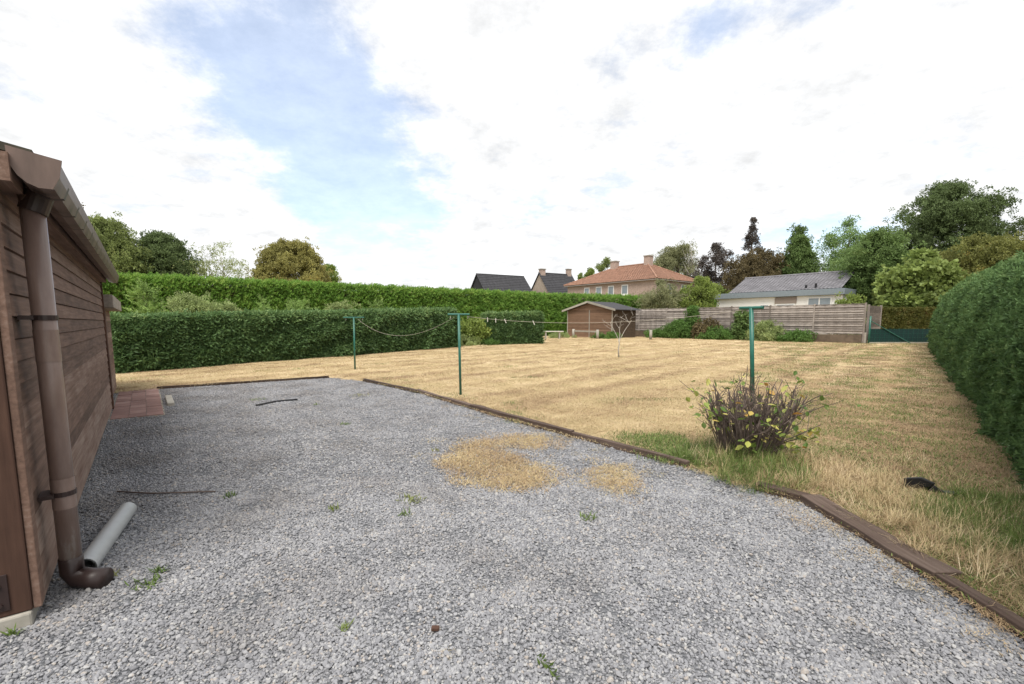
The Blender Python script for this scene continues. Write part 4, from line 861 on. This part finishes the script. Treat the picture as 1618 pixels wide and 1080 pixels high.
for (a, b) in ((990, 980), (968, 959), (949, 940), (930, 922)):
    x0, x1 = hx(a), hx(b); o = MB().box(x0, x1, .005, .06, 5.25, 6.65).build('window', WHITE, house); MB().box(x0 + .1, x1 - .1, .062, .07, 5.38, 6.52).build('pane', GLASS, o); MB().box(x0 - .1, x1 + .1, .01, .14, 5.1, 5.22).build('sill', WHITE, house)
for yy in (-3.2, -6.8):
    o = MB().box(-.06, -.005, yy - .6, yy + .6, 5.2, 6.65).build('window', WHITE, house); MB().box(-.07, -.062, yy - .5, yy + .5, 5.3, 6.55).build('pane', GLASS, o)
# dark barn
SLATE = plain('dark_slate', (.045, .045, .05), .8, .35, 1.0, 0, (3, 1, .4)); 
def gable_house(name, lab, p, ang, L, W, ze_, zr_, wallm, roofm, rows=14, chim=None):
    h = empty(name, p, ang, label=lab, cat='house'); MB().box(0, L, 0, W, 0, ze_).build('wall', wallm, h)
    for xx in (0, L - .2): MB().prism([(xx, 0, ze_), (xx, W, ze_), (xx, W / 2, zr_ - .08)], (.2, 0, 0)).build('gable', wallm, h)
    m_ = MB(); k = (zr_ - ze_) / (W / 2); tiled(m_, (-.25, -.3, ze_ - .3 * k), (L + .25, -.3, ze_ - .3 * k), (-.25, W / 2, zr_), (L + .25, W / 2, zr_), rows); tiled(m_, (-.25, W + .3, ze_ - .3 * k), (L + .25, W + .3, ze_ - .3 * k), (-.25, W / 2, zr_), (L + .25, W / 2, zr_), rows)
    r_ = m_.build('roof', roofm, h)
    MB().tube([(-.25, W / 2, zr_ + .05), (L + .25, W / 2, zr_ + .05)], .1, 6).build('ridge_cap', roofm, r_)
    if chim:
        x_, y_, z0_, z1_ = chim; MB().box(x_ - .5, x_ + .5, y_ - .4, y_ + .4, z0_, z1_).build('chimney', PINKB, r_); MB().box(x_ - .6, x_ + .6, y_ - .5, y_ + .5, z1_, z1_ + .15).build('chimney_cap', CONC, r_)
    return h
BLKW = plain('black_boards', (.03, .03, .034), .85, .4, 3, 0, (6, 6, .5)); BEIGE = brick_mat('beige_brick', (.44, .35, .27), (.48, .43, .37), 3.0)
ba = atd(772, 508, 78); gable_house('barn', 'dark slate roofed barn with black gable behind the tall hedge', (ba.x, ba.y, 0), R(30), 9.4, 8.5, 5.6, 9.75, BLKW, SLATE)
hb = atd(871, 508, 84); gable_house('gabled_house', 'house with beige brick gable and dark roof next to the barn', (hb.x, hb.y, 0), R(30), 5.0, 8.0, 6.0, 10.5, BEIGE, SLATE, chim=(.6, 4.0, 9.8, 11.2))
hc = atd(874, 508, 97); gable_house('gabled_house', 'dark roofed house behind the beige gable with chimney at its end', (hc.x, hc.y, 0), R(30), 7.5, 8, 7.4, 11.9, BEIGE, SLATE, chim=(6.9, 4.0, 11.2, 13.0))
hd = atd(606, 508, 120); gable_house('far_house', 'far house whose low brown roof just tops the hedge', (hd.x, hd.y, 0), R(3), 13.5, 8, 6, 10.3, BEIGE, plain('brown_tile', (.26, .17, .12), .9, .3))
ms = atd(588, 508, 140); MB().tube([(ms.x, ms.y, 0), (ms.x, ms.y, 13)], .12, 6).tube([(ms.x - .5, ms.y, 11.5), (ms.x + .5, ms.y, 11.5)], .06, 5).tube([(ms.x - .35, ms.y, 12.4), (ms.x + .35, ms.y, 12.4)], .06, 5).build('aerial_mast', plain('grey_metal', (.3, .3, .3), .5), None, label='thin far aerial mast above the hedge', cat='mast')
# bungalow
BR = Vector((28.7, 40, 0)); LB = 11.2
bun = empty('bungalow', BR, ANG_U, label='white bungalow with grey tiled roof behind the slat fence', cat='house')
MB().box(0, LB, -7, 0, 0, 3.75).build('wall', WHITE, bun)
GREYT = plain('grey_roof_tile', (.19, .185, .20), .8, .3, 1.5); FASC = plain('blue_grey_fascia', (.20, .235, .26), .55, .15)
tr_ = MB(); tiled(tr_, (LB - .9, -.6, 4.35), (.3, -.6, 4.35), (LB - .9, -4.2, 6.05), (.3, -4.2, 6.05), 13); tiled(tr_, (.3, -7.6, 4.35), (LB - .9, -7.6, 4.35), (.3, -4.2, 6.05), (LB - .9, -4.2, 6.05), 13); rf = tr_.build('roof', GREYT, bun)
MB().tube([(.3, -4.2, 6.1), (LB - .9, -4.2, 6.1)], .11, 6).build('ridge_cap', GREYT, rf)
MB().prism([(LB - .95, -.7, 4.3), (LB - .95, -7.5, 4.3), (LB - .95, -4.2, 6.0)], (-.1, 0, 0)).build('gable', WHITE, bun)
MB().box(-.2, LB + .4, -7.2, .35, 3.76, 4.28).build('fascia', FASC, bun, bevel=.02)
for (x_, hh) in ((3.2, .35), (2.4, .45)): MB().tube([(x_, -.9, 4.4), (x_, -.9, 4.45 + hh)], .1, 8).build('vent_pipe', BLACK, rf)
def bx(px): k = (px - 809) / F; return (BR.x - k * BR.y) / (k * Uy - Ux)
for (a, b, z0, z1, mu) in ((1309, 1271, 2.4, 3.6, 1), (1252, 1222, 2.2, 3.1, 0), (1212, 1197, 2.4, 3.1, 0)):
    x0, x1 = bx(a), bx(b); o = MB().box(x0, x1, .004, .07, z0, z1).build('window', WHITE, bun); n_ = mu + 1; dx = (x1 - x0 - .1) / n_
    for k in range(n_): MB().box(x0 + .1 + k * dx, x0 + (k + 1) * dx, .072, .08, z0 + .1, z1 - .1).build('pane', GLASS, o)
MB().box(bx(1252) - .1, bx(1222) + .1, .01, .1, 3.12, 3.7).build('roller_shutter', plain('brown_shutter', (.26, .22, .19), .7, .2, 3, 0, (1, 1, 20)), bun)
# brown garden hut
HR = Vector((8.34, 38, 0)); hut = empty('garden_hut', HR, ANG_U, label='small brown wooden garden hut with dark felt roof at end of fence', cat='shed')
W_HUT = wood('orange_brown_boards', (.19, .118, .08), (1.5, 30, 30), .3, .3); FELT = plain('dark_felt', (.05, .05, .055), .9, .3)
WH, DHh = 5.2, 3.2
MB().box(0.05, WH - .05, -DHh, -.03, 0, 2.4).build('wall_core', DARK_CORE, hut)
MB().prism([(0.02, -.06, 2.4), (WH - .02, -.06, 2.4), (WH / 2, -.06, 3.05)], (0, .02, 0)).build('gable', W_HUT, hut)
for k in range(17): MB().box(0, WH, -.028, .0, .05 + k * .14, .178 + k * .14).build('plank', W_HUT, hut)
for k in range(5):
    z_ = 2.43 + k * .125; hw = (3.05 - z_ - .12) / .65 * WH / 2
    if hw > .1: MB().box(WH / 2 - hw, WH / 2 + hw, -.028, 0, z_, z_ + .115).build('plank', W_HUT, hut)
for s_ in (0, 1):
    x0, x1 = ((-.45, WH / 2) if s_ == 0 else (WH / 2, WH + .45)); z0, z1 = (2.36, 3.1) if s_ == 0 else (3.1, 2.36)
    MB().prism([(x0, .25, z0), (x1, .25, z1), (x1, .25, z1 + .06), (x0, .25, z0 + .06)], (0, -DHh - .4, 0)).build('roof', FELT, hut)
    MB().prism([(x0, .29, z0 - .08), (x1, .29, z1 - .08), (x1, .29, z1 + .09), (x0, .29, z0 + .09)], (0, -.035, 0)).build('bargeboard', W_GREY, hut)
for xx in (.0, WH * .48, WH - .08): MB().box(xx, xx + .08, .001, .03, .02, 2.4).build('trim', W_GREY, hut)
